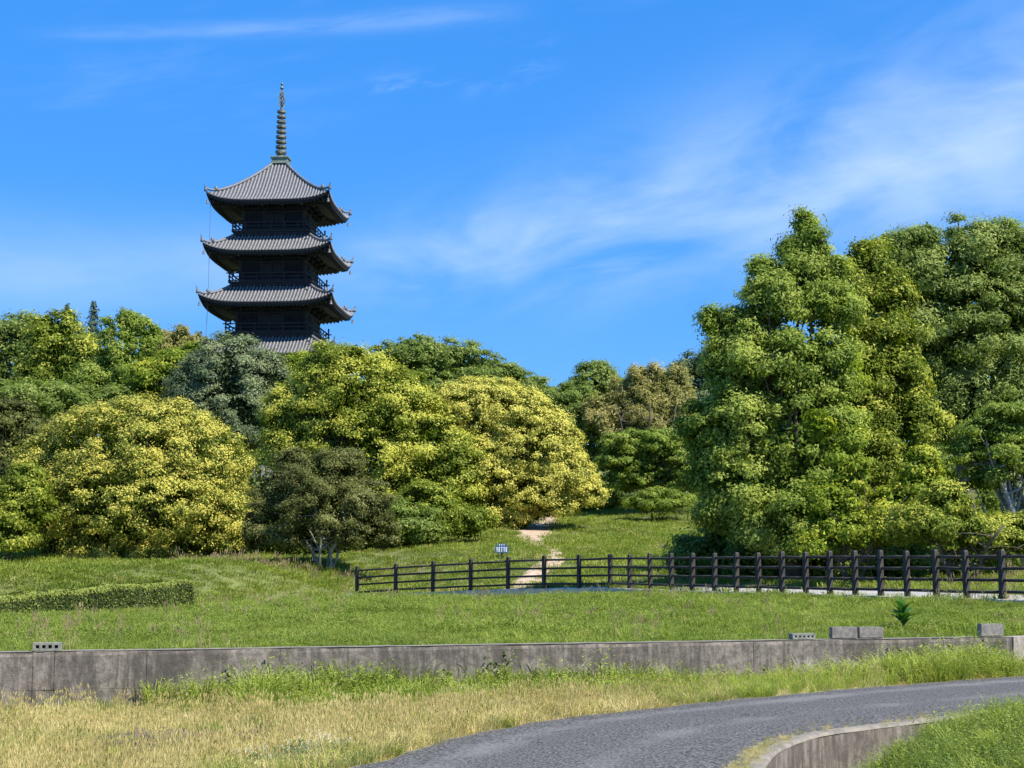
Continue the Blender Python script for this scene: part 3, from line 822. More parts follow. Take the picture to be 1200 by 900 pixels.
mb.build('water_flame', M['bronze'], spire)
mb = MB(); mb.lathe([(.05, sz(105)), (.17, sz(104)), (.19, sz(103)), (.05, sz(102)), (.04, sz(100.5)), (.14, sz(99.5)), (.15, sz(98.7)), (.02, sz(96.8)), (.015, sz(94.5))], 10); mb.build('jewel', M['bronze'], spire, True)
# conductor cables hanging at the left side
for (px_, yy, a_) in ((246.5, 0, 0), (266, 1, 0)):
    X_ = -(HW[0] - .35) if yy == 0 else -(HW[0] - .9); Y_ = -(HW[0] - .4) if yy == 0 else (HW[0] - .6)
    mb = MB(); mb.tube([(X_, Y_, EAVE[0] + .1), (X_ - .05, Y_, EAVE[2] + 1.0), (X_ - .5, Y_, 4)], .022, 5); mb.build('conductor_cable', M['wire'], pag)

# ------------------------------------------------------------------ foliage
def unit(v): return v / np.maximum(np.linalg.norm(v, axis=-1, keepdims=True), 1e-9)
def rand_dirs(n): return unit(rng.standard_normal((n, 3)))

def leaves_mesh(name, C, N, L, Wd, tint, mat, droop=.25):
    """rhombic leaves: C centres, N normals, L lengths, Wd widths"""
    n = len(C)
    t = rand_dirs(n); t[:, 2] -= droop; t = unit(t - N * np.sum(t * N, 1, keepdims=True)); s = np.cross(N, t)
    L = L[:, None]; Wd = Wd[:, None]
    V = np.stack([C - t * L * .45 + s * Wd * .42, C - t * L * .38 - s * Wd * .5, C + t * L * .62 - N * L * .06], 1).reshape(-1, 3)
    Fq = np.arange(3 * n).reshape(-1, 3)
    return np_mesh(name, V, Fq, mat, np.repeat(tint, 3, axis=0), nside=3)

def crown_arrays(lobes, puff, nleaf, leaf, flat=.62, up=.35, tipw=.5, core=.08, lowcut=-.75, rag=.25, aniso=None, fuzz=.62, hollow_=.17, patchy=True, gap=-.42):
    sd0 = rng.random() * 9; nwl = 2.1 / puff
    lobes = [np.array(l, float) for l in lobes]; puff = puff * .78; leaf = (leaf[0] * .70, leaf[1] * .74); nleaf = int(nleaf * 2.1)
    areas = np.array([((l[3] * l[4]) ** 1.6 + (l[3] * l[5]) ** 1.6 + (l[4] * l[5]) ** 1.6) ** (1 / 1.6) for l in lobes])
    npf = np.maximum(6, (areas * 4.2 / (puff ** 2 * 1.25))).astype(int)
    PC, PN, PR = [], [], []
    for l, k in zip(lobes, npf):
        d_ = rand_dirs(int(k * 1.6)); d_ = d_[d_[:, 2] > lowcut][:k]
        rad = l[3:6] - puff * .55
        rad = np.maximum(rad, puff * .3)
        p0_ = l[:3] + d_ * rad
        w_ = nwl; nz = (np.sin(p0_[:, 0] * w_ + sd0 + 1.3 * np.sin(p0_[:, 2] * w_ * .9)) + np.sin(p0_[:, 2] * w_ * 1.0 + 2.1 * sd0 + 1.2 * np.sin(p0_[:, 1] * w_)) + np.sin(p0_[:, 1] * w_ * 1.2 + p0_[:, 0] * w_ * .6 + 3 * sd0)) / 3
        p = l[:3] + d_ * rad * (1 + rag * rng.uniform(-.8, .3, (len(d_), 1)) + hollow_ * nz[:, None])
        gapk = nz > gap - .3 * (rng.random(len(p)) < .35); p = p[gapk]; d_ = d_[gapk]
        # drop puffs buried deep in another lobe
        keep = np.ones(len(p), bool)
        for m_ in lobes:
            if m_ is l: continue
            q = (p - m_[:3]) / np.maximum(m_[3:6] - puff * .9, .1); keep &= (np.sum(q * q, 1) > .55)
        p = p[keep]; d_ = d_[keep]
        PC.append(p); PN.append(unit(d_ / l[3:6])); PR.append(puff * rng.uniform(.6, 1.25, len(p)))
    PC = np.concatenate(PC); PN = np.concatenate(PN); PR = np.concatenate(PR)
    pb = rng.random(len(PC))
    wgt = PR ** 2; idx = rng.choice(len(PC), int(nleaf * (1 - core)), p=wgt / wgt.sum())
    d_ = rand_dirs(len(idx)); ax = unit(PN[idx] + np.array([0, 0, up * 2]))
    dot = np.sum(d_ * ax, 1, keepdims=True); d_ = np.where(dot < -.25, d_ - 2 * dot * ax, d_)
    rr_ = PR[idx][:, None] * np.minimum(np.abs(rng.normal(fuzz, fuzz * .6, (len(idx), 1))), 2.2)
    if aniso is None: aniso = (1, 1, flat)
    C = PC[idx] + d_ * rr_ * np.array(aniso)
    N = unit(.9 * d_ + .55 * PN[idx] + np.array([0, 0, up]) + .6 * rand_dirs(len(idx)))
    tipn = np.clip((rr_[:, 0] / PR[idx] - .35) / .4, 0, 1) * np.clip(.5 + .6 * np.sum(d_ * ax, 1), 0, 1)  # pale tips gather on puff tops, painting a lit side onto each clump
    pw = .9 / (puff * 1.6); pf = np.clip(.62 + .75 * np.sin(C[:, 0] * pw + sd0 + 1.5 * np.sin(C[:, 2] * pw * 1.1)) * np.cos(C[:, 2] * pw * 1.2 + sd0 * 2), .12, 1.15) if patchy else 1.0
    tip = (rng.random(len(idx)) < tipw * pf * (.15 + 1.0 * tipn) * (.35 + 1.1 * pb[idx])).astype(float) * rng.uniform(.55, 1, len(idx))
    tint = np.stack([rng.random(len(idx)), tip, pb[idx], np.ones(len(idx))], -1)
    # inner foliage, tinted darker to paint in the shade inside the crown
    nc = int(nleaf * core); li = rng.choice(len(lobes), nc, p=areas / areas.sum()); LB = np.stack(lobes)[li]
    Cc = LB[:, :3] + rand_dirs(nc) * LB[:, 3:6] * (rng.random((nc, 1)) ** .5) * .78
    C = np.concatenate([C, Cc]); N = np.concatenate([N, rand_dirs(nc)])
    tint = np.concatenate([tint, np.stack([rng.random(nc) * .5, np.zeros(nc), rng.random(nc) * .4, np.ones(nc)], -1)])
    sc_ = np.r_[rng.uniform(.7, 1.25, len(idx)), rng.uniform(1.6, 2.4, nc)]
    return C, N, leaf[0] * sc_, leaf[1] * sc_, tint, PC

def limbs(base, lobes, PC, r0, mb, nl=3, stems=1, spread=.3, crooked=.12):
    lobes = [l for l in lobes if l[3] > .61] or lobes
    zmid = np.mean([l[2] for l in lobes])
    for s_ in range(stems):
        q = 2 * PI * s_ / max(stems, 1) + .4
        b = Vector(base) + Vector((math.cos(q), math.sin(q), 0)) * (spread * .35 if stems > 1 else 0)
        top_ = Vector((np.mean([l[0] for l in lobes]), np.mean([l[1] for l in lobes]), zmid)) + Vector((math.cos(q), math.sin(q), 0)) * (spread * 3 if stems > 1 else 0)
        pts = []; rr_ = []
        for i in range(7):
            f_ = i / 6; p = b.lerp(top_, f_); p += Vector((random.uniform(-1, 1), random.uniform(-1, 1), 0)) * crooked * (1 if 0 < i < 6 else 0); pts.append(p); rr_.append(r0 * (1.25 - .75 * f_) * (1.3 if i == 0 else 1))
        mb.tube(pts, rr_, 8)
        tgt = PC[rng.choice(len(PC), min(nl * len(lobes), len(PC)), replace=False)]
        for t_ in tgt:
            k = random.choice((2, 3, 4, 5)); a = pts[k]; e = Vector(t_); mid = a.lerp(e, .5) + Vector((random.uniform(-.3, .3), random.uniform(-.3, .3), -.08 * (e - a).length))
            mb.tube([a, a.lerp(mid, .5) + Vector((0, 0, .05)), mid, e], [rr_[k] * .55, rr_[k] * .42, rr_[k] * .28, rr_[k] * .08], 5, False)

def tree(name, label, cat, D, lobes_px, trunk_px, mat, puff, nleaf, leaf, group=None, bark='bark', r0=.22, stems=1, yscale=.85, nl=3, ground_D=None, spread=.3, shoots=0, **kw):
    lobes = []
    for l in lobes_px:
        px, py, rx, ry = l[:4]; dD = l[4] if len(l) > 4 else 0
        c_ = P(px, py, D + dD); k = (D + dD) / F
        lobes.append((c_.x, c_.y, c_.z, rx * k, max(rx, ry * .6) * k * yscale, ry * k * 1.02))
    for _ in range(shoots):
        l = lobes[random.randrange(len(lobes_px))]; d_ = Vector((random.gauss(0, 1), random.gauss(-.3, 1), random.uniform(-.1, 1.3))).normalized(); q_ = random.uniform(.70, .93)
        lobes.append((l[0] + d_.x * l[3] * q_, l[1] + d_.y * l[4] * q_, l[2] + d_.z * l[5] * q_, random.uniform(.25, .5), random.uniform(.25, .5), random.uniform(.4, .8)))
    gx = P(trunk_px, 600, D).x; root = Vector((gx, D, Hs(gx, D)))
    r = thing(name, label, cat, root, 0, group)
    lob = [tuple(np.array(l) - np.array([*root, 0, 0, 0])) for l in lobes]
    C, N, L, Wd, tint, PC = crown_arrays(lob, puff, nleaf, leaf, **kw)
    # nothing below the ground
    gz = H(C[:, 0] + root.x, C[:, 1] + root.y) - root.z + .05
    ok = C[:, 2] > gz; C, N, L, Wd, tint = C[ok], N[ok], L[ok], Wd[ok], tint[ok]
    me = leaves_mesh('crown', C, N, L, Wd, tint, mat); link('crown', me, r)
    mb = MB(); limbs((0, 0, -.2), lob, PC, r0, mb, nl, stems, spread); mb.build('trunk', M[bark], r, True)
    return r

LM = {
 'yellow': leaf_mat('yellow_flowering_leaves', (.07, .105, .012), (.25, .28, .035), (.66, .58, .12), 1.0, .32),
 'gold': leaf_mat('golden_flowering_leaves', (.11, .13, .015), (.36, .37, .05), (.72, .65, .15), 1.0, .32),
 'ygreen': leaf_mat('yellow_green_leaves', (.085, .13, .012), (.26, .305, .035), (.62, .59, .10), .95, .36),
 'green': leaf_mat('mid_green_leaves', (.095, .155, .022), (.27, .345, .05), (.47, .51, .11), .85, .42),
 'dark': leaf_mat('dark_green_leaves', (.085, .13, .022), (.23, .30, .06), (.42, .47, .14), .8, .42),
 'grey': leaf_mat('grey_green_leaves', (.07, .10, .045), (.19, .235, .11), (.34, .38, .19), .75, .28),
 'olive': leaf_mat('olive_leaves', (.045, .058, .012), (.15, .16, .04), (.30, .29, .10), .7, .25),
 'lime': leaf_mat('lime_green_leaves', (.10, .16, .012), (.30, .37, .035), (.62, .58, .08), .9, .38),
 'brown': leaf_mat('tan_bamboo_leaves', (.17, .18, .045), (.38, .34, .11), (.56, .48, .20), .85, .38),
 'blue': leaf_mat('distant_conifer_needles', (.03, .06, .045), (.07, .11, .075), (.14, .19, .13), .5, .1),
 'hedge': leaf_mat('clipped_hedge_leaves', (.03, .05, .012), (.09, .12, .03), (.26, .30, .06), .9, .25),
}
BG = 'background trees on the hill'
# ---- far left hill
tree('broadleaf_tree', 'dark green rounded tree on the skyline at the left edge of the photo', 'tree', 128, [(-10, 415, 45, 52), (38, 425, 38, 62), (20, 395, 30, 34), (-60, 430, 50, 60), (55, 455, 30, 35)], 10, LM['dark'], 1.1, 16000, (.34, .2), BG, tipw=.35)
tree('broadleaf_tree', 'bright yellow-green domed tree on the left skyline beside the dark green one', 'tree', 122, [(65, 402, 38, 40), (95, 425, 34, 42), (115, 450, 32, 36), (50, 440, 30, 36)], 80, LM['ygreen'], .95, 15000, (.32, .2), BG, tipw=.55)
def conifer(D, px, top, bot, w, label):
    a = P(px, top, D); g = Hs(a.x, D); root = Vector((a.x, D, g)); r = thing('conifer', label, 'tree', root, 0, 'conifer tips on the left skyline'); hgt = a.z - g
    nt = 20; C = []; N = []; 
    for i in range(nt):
        f_ = i / nt; z = hgt * (.35 + .65 * f_); rr_ = w * D / F * (1 - f_) ** .8 * random.uniform(.7, 1.15) + .12
        k = int(60 + 260 * (1 - f_)); q = rng.random(k) * 2 * PI; s = np.sqrt(rng.random(k)) * rr_ * (.75 + .35 * np.sin(q * 5 + i))
        C.append(np.stack([s * np.cos(q), s * np.sin(q), z - s * .35 + rng.normal(0, .12, k)], -1)); N.append(unit(np.stack([np.cos(q), np.sin(q), np.full(k, .8)], -1) + .5 * rand_dirs(k)))
    C = np.concatenate(C); N = np.concatenate(N); n = len(C)
    tint = np.stack([rng.random(n), (rng.random(n) < .3) * 1.0, rng.random(n), np.ones(n)], -1)
    link('crown', leaves_mesh('crown', C, N, np.full(n, .42), np.full(n, .16), tint, LM['blue'], .5), r)
    mb = MB(); mb.tube([(0, 0, -.3), (0, 0, hgt * .5), (0, 0, hgt * .985)], [.3, .18, .03], 8); mb.build('trunk', M['bark'], r)
conifer(150, 79, 353, 400, 26, 'small feathery dark conifer tip behind the yellow-green domed tree')
conifer(150, 110, 350, 400, 30, 'pointed blue-green conifer, the sharper of the two on the left skyline')
tree('broadleaf_tree', 'loose mid-green tree with upright shoots, left of the grey-green one', 'tree', 112, [(150, 420, 38, 44), (128, 388, 14, 20), (150, 384, 13, 20), (172, 392, 14, 22), (110, 450, 36, 34), (190, 450, 34, 34), (150, 460, 60, 40)], 150, LM['green'], .7, 22000, (.26, .15), BG, tipw=.6, rag=.4, shoots=14)
tree('broadleaf_tree', 'lime green low tree between the mid-green and the grey-green tree', 'tree', 108, [(205, 430, 34, 24), (180, 445, 34, 22), (228, 415, 20, 16)], 200, LM['lime'], .7, 9000, (.26, .16), BG, tipw=.5)
tree('broadleaf_tree', 'brownish tree with thin pointed tips on the skyline left of the pagoda', 'tree', 138, [(190, 400, 16, 20), (212, 398, 14, 18), (232, 402, 14, 18), (176, 408, 14, 18), (205, 430, 36, 30)], 205, LM['brown'], .8, 9000, (.34, .14), BG, tipw=.2, rag=.5)
tree('broadleaf_tree', 'grey-green dense tree just below and left of the pagoda', 'tree', 104, [(268, 440, 52, 50), (235, 455, 38, 40), (305, 450, 36, 44), (265, 490, 60, 50), (318, 480, 25, 40), (222, 490, 28, 34)], 265, LM['grey'], .8, 42000, (.24, .12), BG, tipw=.65)
tree('broadleaf_tree', 'small yellow-green tree top right below the pagoda roof', 'tree', 128, [(352, 425, 22, 15), (375, 428, 24, 15), (335, 432, 20, 16), (360, 450, 45, 26)], 358, LM['lime'], .7, 9000, (.26, .15), BG, tipw=.4)
tree('broadleaf_tree', 'dark tree with brownish new leaves at the left edge beneath the skyline', 'tree', 96, [(5, 500, 42, 34), (38, 515, 30, 34), (-40, 510, 45, 42), (15, 550, 45, 42)], 8, LM['olive'], .7, 16000, (.24, .14), BG, tipw=.3)
tree('broadleaf_tree', 'low dark green bushy tree behind the round yellow tree', 'tree', 108, [(20, 465, 60, 22), (80, 475, 50, 26), (140, 480, 50, 34), (-40, 470, 50, 26)], 60, LM['dark'], .7, 18000, (.26, .15), BG, tipw=.5)
# ---- behind the middle trees
tree('broadleaf_tree', 'dark green tree with sprays of leaves on the skyline right of the pagoda', 'tree', 122, [(490, 420, 48, 30), (455, 428, 35, 26), (535, 428, 46, 28), (580, 440, 36, 24), (520, 460, 70, 36), (610, 458, 30, 24)], 510, LM['dark'], .7, 30000, (.28, .16), BG, tipw=.5, rag=.5)
tree('broadleaf_tree', 'green layered tree on the slope behind the golden dome', 'tree', 118, [(625, 466, 38, 26), (665, 474, 38, 26), (690, 500, 40, 32), (640, 500, 50, 32), (705, 530, 35, 30)], 660, LM['dark'], .7, 24000, (.26, .15), BG, tipw=.5, rag=.45)
tree('broadleaf_tree', 'rounded dark blue-green tree on the low skyline right of centre', 'tree', 142, [(702, 450, 34, 28), (680, 462, 28, 24), (725, 462, 26, 24), (700, 480, 48, 30)], 702, LM['dark'], .9, 15000, (.32, .2), BG, tipw=.4)
tree('broadleaf_tree', 'grey-green tree on the low skyline touching the tall right trees', 'tree', 140, [(815, 440, 32, 32), (845, 432, 28, 30), (790, 455, 26, 26), (825, 475, 42, 32)], 818, LM['grey'], .9, 14000, (.32, .18), BG, tipw=.3)
tree('bamboo_clump', 'tan and brown feathery bamboo grove on the low skyline right of centre', 'bamboo', 116, [(755, 448, 26, 22), (782, 458, 26, 28), (730, 470, 24, 26), (760, 485, 40, 34), (700, 490, 22, 22), (722, 500, 30, 26), (800, 485, 26, 30)], 755, LM['brown'], .75, 32000, (.34, .10), None, stems=7, spread=.9, r0=.07, tipw=.45, rag=.6, aniso=(.8, .8, .95))
tree('broadleaf_tree', 'green tree with flat layered boughs below the bamboo grove', 'tree', 104, [(760, 520, 50, 18), (735, 540, 40, 20), (790, 535, 44, 24), (740, 562, 36, 18), (820, 515, 30, 26), (800, 560, 40, 24), (725, 520, 24, 16)], 760, LM['green'], .55, 30000, (.22, .13), BG, tipw=.5, flat=.45, rag=.4)
tree('shrub', 'small low green shrub on the grass slope under the layered tree', 'shrub', 100, [(770, 582, 24, 12), (748, 588, 18, 9), (794, 586, 18, 11), (770, 592, 34, 8)], 770, LM['green'], .4, 9000, (.18, .09), None, r0=.03, stems=4, tipw=.4, nl=1)
# ---- middle trees
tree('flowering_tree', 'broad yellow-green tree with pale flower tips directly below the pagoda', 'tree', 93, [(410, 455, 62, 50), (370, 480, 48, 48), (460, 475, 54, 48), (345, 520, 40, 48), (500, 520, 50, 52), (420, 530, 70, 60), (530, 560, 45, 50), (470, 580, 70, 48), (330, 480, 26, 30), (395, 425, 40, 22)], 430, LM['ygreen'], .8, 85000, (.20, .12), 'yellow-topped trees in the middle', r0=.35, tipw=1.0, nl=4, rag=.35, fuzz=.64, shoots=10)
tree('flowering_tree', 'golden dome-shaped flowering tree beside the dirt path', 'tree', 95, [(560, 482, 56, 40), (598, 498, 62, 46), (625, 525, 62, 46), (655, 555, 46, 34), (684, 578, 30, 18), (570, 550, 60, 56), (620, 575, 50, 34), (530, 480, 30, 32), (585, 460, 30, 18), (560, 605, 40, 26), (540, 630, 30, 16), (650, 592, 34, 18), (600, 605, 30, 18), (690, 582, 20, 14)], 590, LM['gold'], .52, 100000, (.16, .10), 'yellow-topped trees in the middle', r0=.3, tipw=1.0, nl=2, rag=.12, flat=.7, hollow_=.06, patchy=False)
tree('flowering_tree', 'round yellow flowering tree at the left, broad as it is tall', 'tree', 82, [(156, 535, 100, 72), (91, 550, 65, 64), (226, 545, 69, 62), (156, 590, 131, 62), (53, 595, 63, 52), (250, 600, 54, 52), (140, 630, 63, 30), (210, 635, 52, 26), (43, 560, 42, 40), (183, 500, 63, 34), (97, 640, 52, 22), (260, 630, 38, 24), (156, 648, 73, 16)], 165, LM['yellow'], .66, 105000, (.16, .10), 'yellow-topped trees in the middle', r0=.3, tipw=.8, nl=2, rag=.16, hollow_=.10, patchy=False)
tree('broadleaf_tree', 'light green small tree at the left edge in front of the round yellow one', 'tree', 78, [(8, 600, 34, 36), (40, 590, 26, 44), (-25, 600, 40, 42), (28, 560, 22, 22), (15, 632, 34, 18)], 12, LM['ygreen'], .55, 18000, (.17, .10), None, tipw=.3, r0=.12)
tree('shrub_tree', 'dusky olive multi-stemmed small tree in front of the yellow-green tree', 'tree', 76, [(375, 565, 52, 38), (335, 585, 40, 38), (425, 590, 38, 36), (380, 600, 70, 40), (350, 540, 26, 18), (400, 540, 30, 20), (305, 620, 26, 30), (448, 622, 24, 24), (340, 628, 40, 20), (418, 628, 36, 18)], 381, LM['olive'], .5, 60000, (.14, .07), None, 'pale_bark', .05, 6, spread=.5, tipw=.6, nl=1, rag=.45, core=.08)
tree('broadleaf_tree', 'shaded undergrowth tree between the olive shrub and the golden dome', 'tree', 86, [(470, 612, 40, 26), (505, 600, 44, 36), (548, 612, 34, 22)], 490, LM['ygreen'], .55, 16000, (.2, .12), None, tipw=.2, r0=.12)
# ---- right hand trees
tree('broadleaf_tree', 'tall green leaning-leaved tree at the far right reaching up out of the group', 'tree', 70, [(1150, 300, 50, 50), (1190, 320, 50, 60), (1105, 330, 52, 58), (1070, 300, 36, 30), (1150, 385, 80, 60), (1085, 410, 50, 60), (1180, 440, 60, 60), (1060, 350, 36, 50), (1230, 380, 60, 80), (1130, 480, 60, 60), (1050, 300, 28, 26), (1078, 285, 26, 24), (1035, 335, 26, 34)], 1135, LM['dark'], .68, 90000, (.24, .10), 'tall trees on the right', r0=.32, tipw=.85, nl=4, rag=.5, fuzz=.66, hollow_=.24, gap=-.24, flat=.75, shoots=20)
tree('broadleaf_tree', 'tall bright green tree, left one of the right-hand group, with ragged pointed top', 'tree', 60, [(943, 318, 30, 44), (945, 284, 15, 28), (915, 350, 48, 40), (965, 360, 40, 46), (870, 395, 40, 32), (900, 430, 70, 50), (960, 440, 56, 60), (850, 440, 30, 34), (860, 500, 60, 50), (930, 520, 80, 70), (875, 575, 60, 56), (940, 600, 80, 48), (845, 545, 40, 40), (838, 385, 14, 12), (930, 292, 14, 18), (962, 298, 13, 20), (975, 320, 12, 20), (905, 315, 14, 18), (885, 345, 14, 14), (860, 372, 16, 14), (885, 625, 44, 24), (940, 640, 60, 20), (850, 600, 30, 30)], 930, LM['green'], .58, 120000, (.19, .10), 'tall trees on the right', r0=.3, tipw=.85, nl=4, rag=.5, fuzz=.66, hollow_=.26, gap=-.22, flat=.7, shoots=24)
tree('broadleaf_tree', 'slender yellow-green tree rising between the two tall right-hand trees', 'tree', 64, [(1000, 315, 20, 34), (1024, 320, 22, 34), (1042, 350, 30, 40), (992, 345, 26, 36), (1005, 370, 34, 50), (1040, 400, 40, 40), (1060, 440, 34, 40), (1015, 450, 46, 60), (1020, 530, 60, 60), (1065, 500, 44, 44)], 1020, LM['ygreen'], .55, 48000, (.18, .10), 'tall trees on the right', r0=.2, tipw=.5, nl=3, rag=.5, fuzz=.66, hollow_=.24, gap=-.25, flat=.75, shoots=10)
tree('broadleaf_tree', 'yellow-leaved bushy small tree low in the middle of the right-hand group', 'tree', 56, [(975, 590, 34, 30), (1000, 560, 26, 30), (985, 620, 46, 26), (960, 500, 18, 22), (1080, 580, 30, 40), (1050, 600, 40, 34), (1030, 620, 40, 24), (985, 540, 18, 24), (1078, 545, 22, 30), (960, 640, 30, 16), (1000, 515, 14, 18)], 990, LM['lime'], .48, 34000, (.16, .10), None, 'bark', .04, 4, spread=.4, tipw=.5, nl=3, rag=.5)
tree('broadleaf_tree', 'bushy light green thicket at the foot of the right-hand trees', 'tree', 54, [(1085, 615, 44, 30), (1130, 625, 44, 28), (1170, 625, 40, 26), (1210, 630, 40, 30), (1105, 590, 30, 24)], 1120, LM['ygreen'], .45, 30000, (.15, .09), None, r0=.06, stems=4, spread=.5, tipw=.45, rag=.4)
tree('layered_tree', 'flat layered light green tree with pale bare branches at the right edge', 'tree', 57, [(1190, 485, 42, 16), (1160, 505, 40, 20), (1215, 505, 40, 26), (1140, 530, 26, 18), (1185, 530, 46, 22), (1225, 550, 40, 28), (1160, 560, 30, 18)], 1215, LM['green'], .42, 34000, (.14, .085), None, 'pale_bark', .13, 2, spread=.3, tipw=.65, nl=5, flat=.5, rag=.4)
tree('broadleaf_tree', 'dark shaded tree behind the right-hand group closing the gap', 'tree', 80, [(1000, 560, 90, 60), (1120, 560, 70, 60), (900, 560, 60, 50), (1040, 470, 60, 60), (1250, 520, 60, 90)], 1040, LM['dark'], .9, 26000, (.26, .16), BG, tipw=.2, core=.2)
US = 'undergrowth shrubs added to fill and darken gaps beneath the trees'
def shade_shrub(px, w, h, D, label, mt='dark', n=7000):  # shrubs added to fill and darken the space under the crowns
    gy = 450 - F * math.tan(math.atan2(Hs(P(px, 640, D).x, D) - EYE, D) - PITCH)
    tree('undergrowth_shrub', label, 'shrub', D, [(px, gy - h * .45, w * .5, h * .62), (px - w * .4, gy - h * .35, w * .4, h * .5), (px + w * .4, gy - h * .38, w * .4, h * .5)], px, LM[mt], .7, n, (.2, .12), US, r0=.05, stems=3, tipw=.25, core=.2)
for (px, w, h, D, lb) in ((60, 110, 50, 88, 'shaded shrub at the left edge behind the round yellow tree'), (160, 130, 50, 85, 'shaded shrub under the middle of the round yellow tree'), (262, 90, 46, 86, 'shaded shrub between the round yellow tree and the olive one'),
    (350, 110, 56, 84, 'shaded shrub behind the olive multi-stemmed tree'), (450, 100, 60, 84, 'shaded shrub right behind the olive multi-stemmed tree'), (545, 110, 60, 96, 'shaded shrub at the left foot of the golden dome'),
    (240, 160, 120, 98, 'tall shaded shrub behind the right side of the round yellow tree'), (60, 170, 130, 100, 'tall shaded shrub behind the left side of the round yellow tree'), (680, 70, 40, 108, 'shaded shrub up the slope beside the dirt path'),
    (850, 90, 60, 64, 'shaded shrub at the left foot of the tall right-hand trees'), (930, 100, 64, 62, 'shaded shrub under the leftmost tall right-hand tree'), (1020, 100, 60, 60, 'shaded shrub behind the yellow-leaved small tree'), (1110, 100, 70, 62, 'shaded shrub behind the light green thicket'), (1200, 80, 50, 66, 'shaded shrub at the right edge behind the layered tree')):
    shade_shrub(px, w, h, D, lb)
tree('broadleaf_tree', 'dark tree standing behind the round yellow tree below the left skyline', 'tree', 114, [(60, 500, 70, 50), (130, 510, 70, 50), (210, 500, 60, 50), (0, 520, 60, 60)], 120, LM['dark'], .9, 18000, (.28, .18), BG, tipw=.3)
tree('broadleaf_tree', 'dark tree filling the slope behind the yellow-green tree', 'tree', 112, [(330, 500, 60, 60), (300, 515, 60, 60), (265, 530, 50, 50), (420, 500, 80, 60), (520, 520, 60, 60), (560, 470, 40, 40)], 420, LM['dark'], .9, 18000, (.28, .18), BG, tipw=.3)
# unseen side of the grove, so the hill is wooded from other positions too
for (px, D_, w_, h_, mt, lb) in ((-150, 110, 60, 55, 'green', 'green tree beyond the left edge of the view'), (1330, 90, 80, 90, 'dark', 'dark tree beyond the right edge of the view')):
    tree('broadleaf_tree', lb, 'tree', D_, [(px, 520, w_, h_), (px - 40, 540, w_ * .8, h_ * .8), (px + 40, 545, w_ * .8, h_ * .8)], px, LM[mt], .9, 12000, (.3, .18), BG)

# clipped hedge
ha = P(-75, 700, 45); hb_ = P(211, 700, 55.5); t = Vector((hb_.x - ha.x, hb_.y - ha.y, 0)); Lh = t.length; t.normalize(); nr = Vector((-t.y, t.x, 0))
hr = thing('clipped_hedge', 'long low clipped hedge with yellow-green top on the left meadow', 'hedge', (ha.x, ha.y, Hs(ha.x, ha.y)))
n = 52000; s = rng.random(n) * Lh; face = rng.random(n)
wv = rng.uniform(-.45, .45, n); zz = rng.random(n) ** .7 * .75
topm = face < .42; frm = face > .5
hh = .50 + .30 * s / Lh + .035 * np.sin(s * 1.9) + .025 * np.sin(s * 5.3 + 1) + .10 * s / Lh
zz = np.where(topm, hh + rng.normal(0, .018, n), rng.random(n) * hh); wv = np.where(topm, wv, np.where(frm, -.45, .45) * (1 + .06 * np.sin(s * 4)) + rng.normal(0, .025, n))
s = np.where((rng.random(n) < .03), Lh + rng.normal(0, .05, n), s)
X_ = ha.x + t.x * s + nr.x * wv; Y_ = ha.y + t.y * s + nr.y * wv
gz = H(X_, Y_); C = np.stack([X_ - ha.x, Y_ - ha.y, gz - hr.location.z + zz], -1)
N = unit(np.stack([nr.x * wv * 2, nr.y * wv * 2, np.where(topm, 1.0, .2)], -1) + .6 * rand_dirs(n))
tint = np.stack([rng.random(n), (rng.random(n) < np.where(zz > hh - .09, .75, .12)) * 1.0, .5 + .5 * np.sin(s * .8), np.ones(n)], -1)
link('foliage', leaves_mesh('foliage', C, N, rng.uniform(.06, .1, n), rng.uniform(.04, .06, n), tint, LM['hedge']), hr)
mb = MB(); m_ = 24
for k in range(m_ + 1):
    for w_, z_ in ((-.4, -.1), (-.4, .42 + .26 * k / m_), (.4, .42 + .26 * k / m_), (.4, -.1)):
        sx = Lh * k / m_; x_ = ha.x + t.x * sx + nr.x * w_; y_ = ha.y + t.y * sx + nr.y * w_; mb.v.append((x_ - ha.x, y_ - ha.y, Hs(x_, y_) - hr.location.z + z_))
for k in range(m_):
    for j in range(3): c0 = k * 4 + j; mb.f.append((c0, c0 + 4, c0 + 5, c0 + 1))
mb.f.append((0, 1, 2, 3)); mb.f.append(tuple(m_ * 4 + j for j in (3, 2, 1, 0)))
mb.build('twigs', M['bark'], hr)

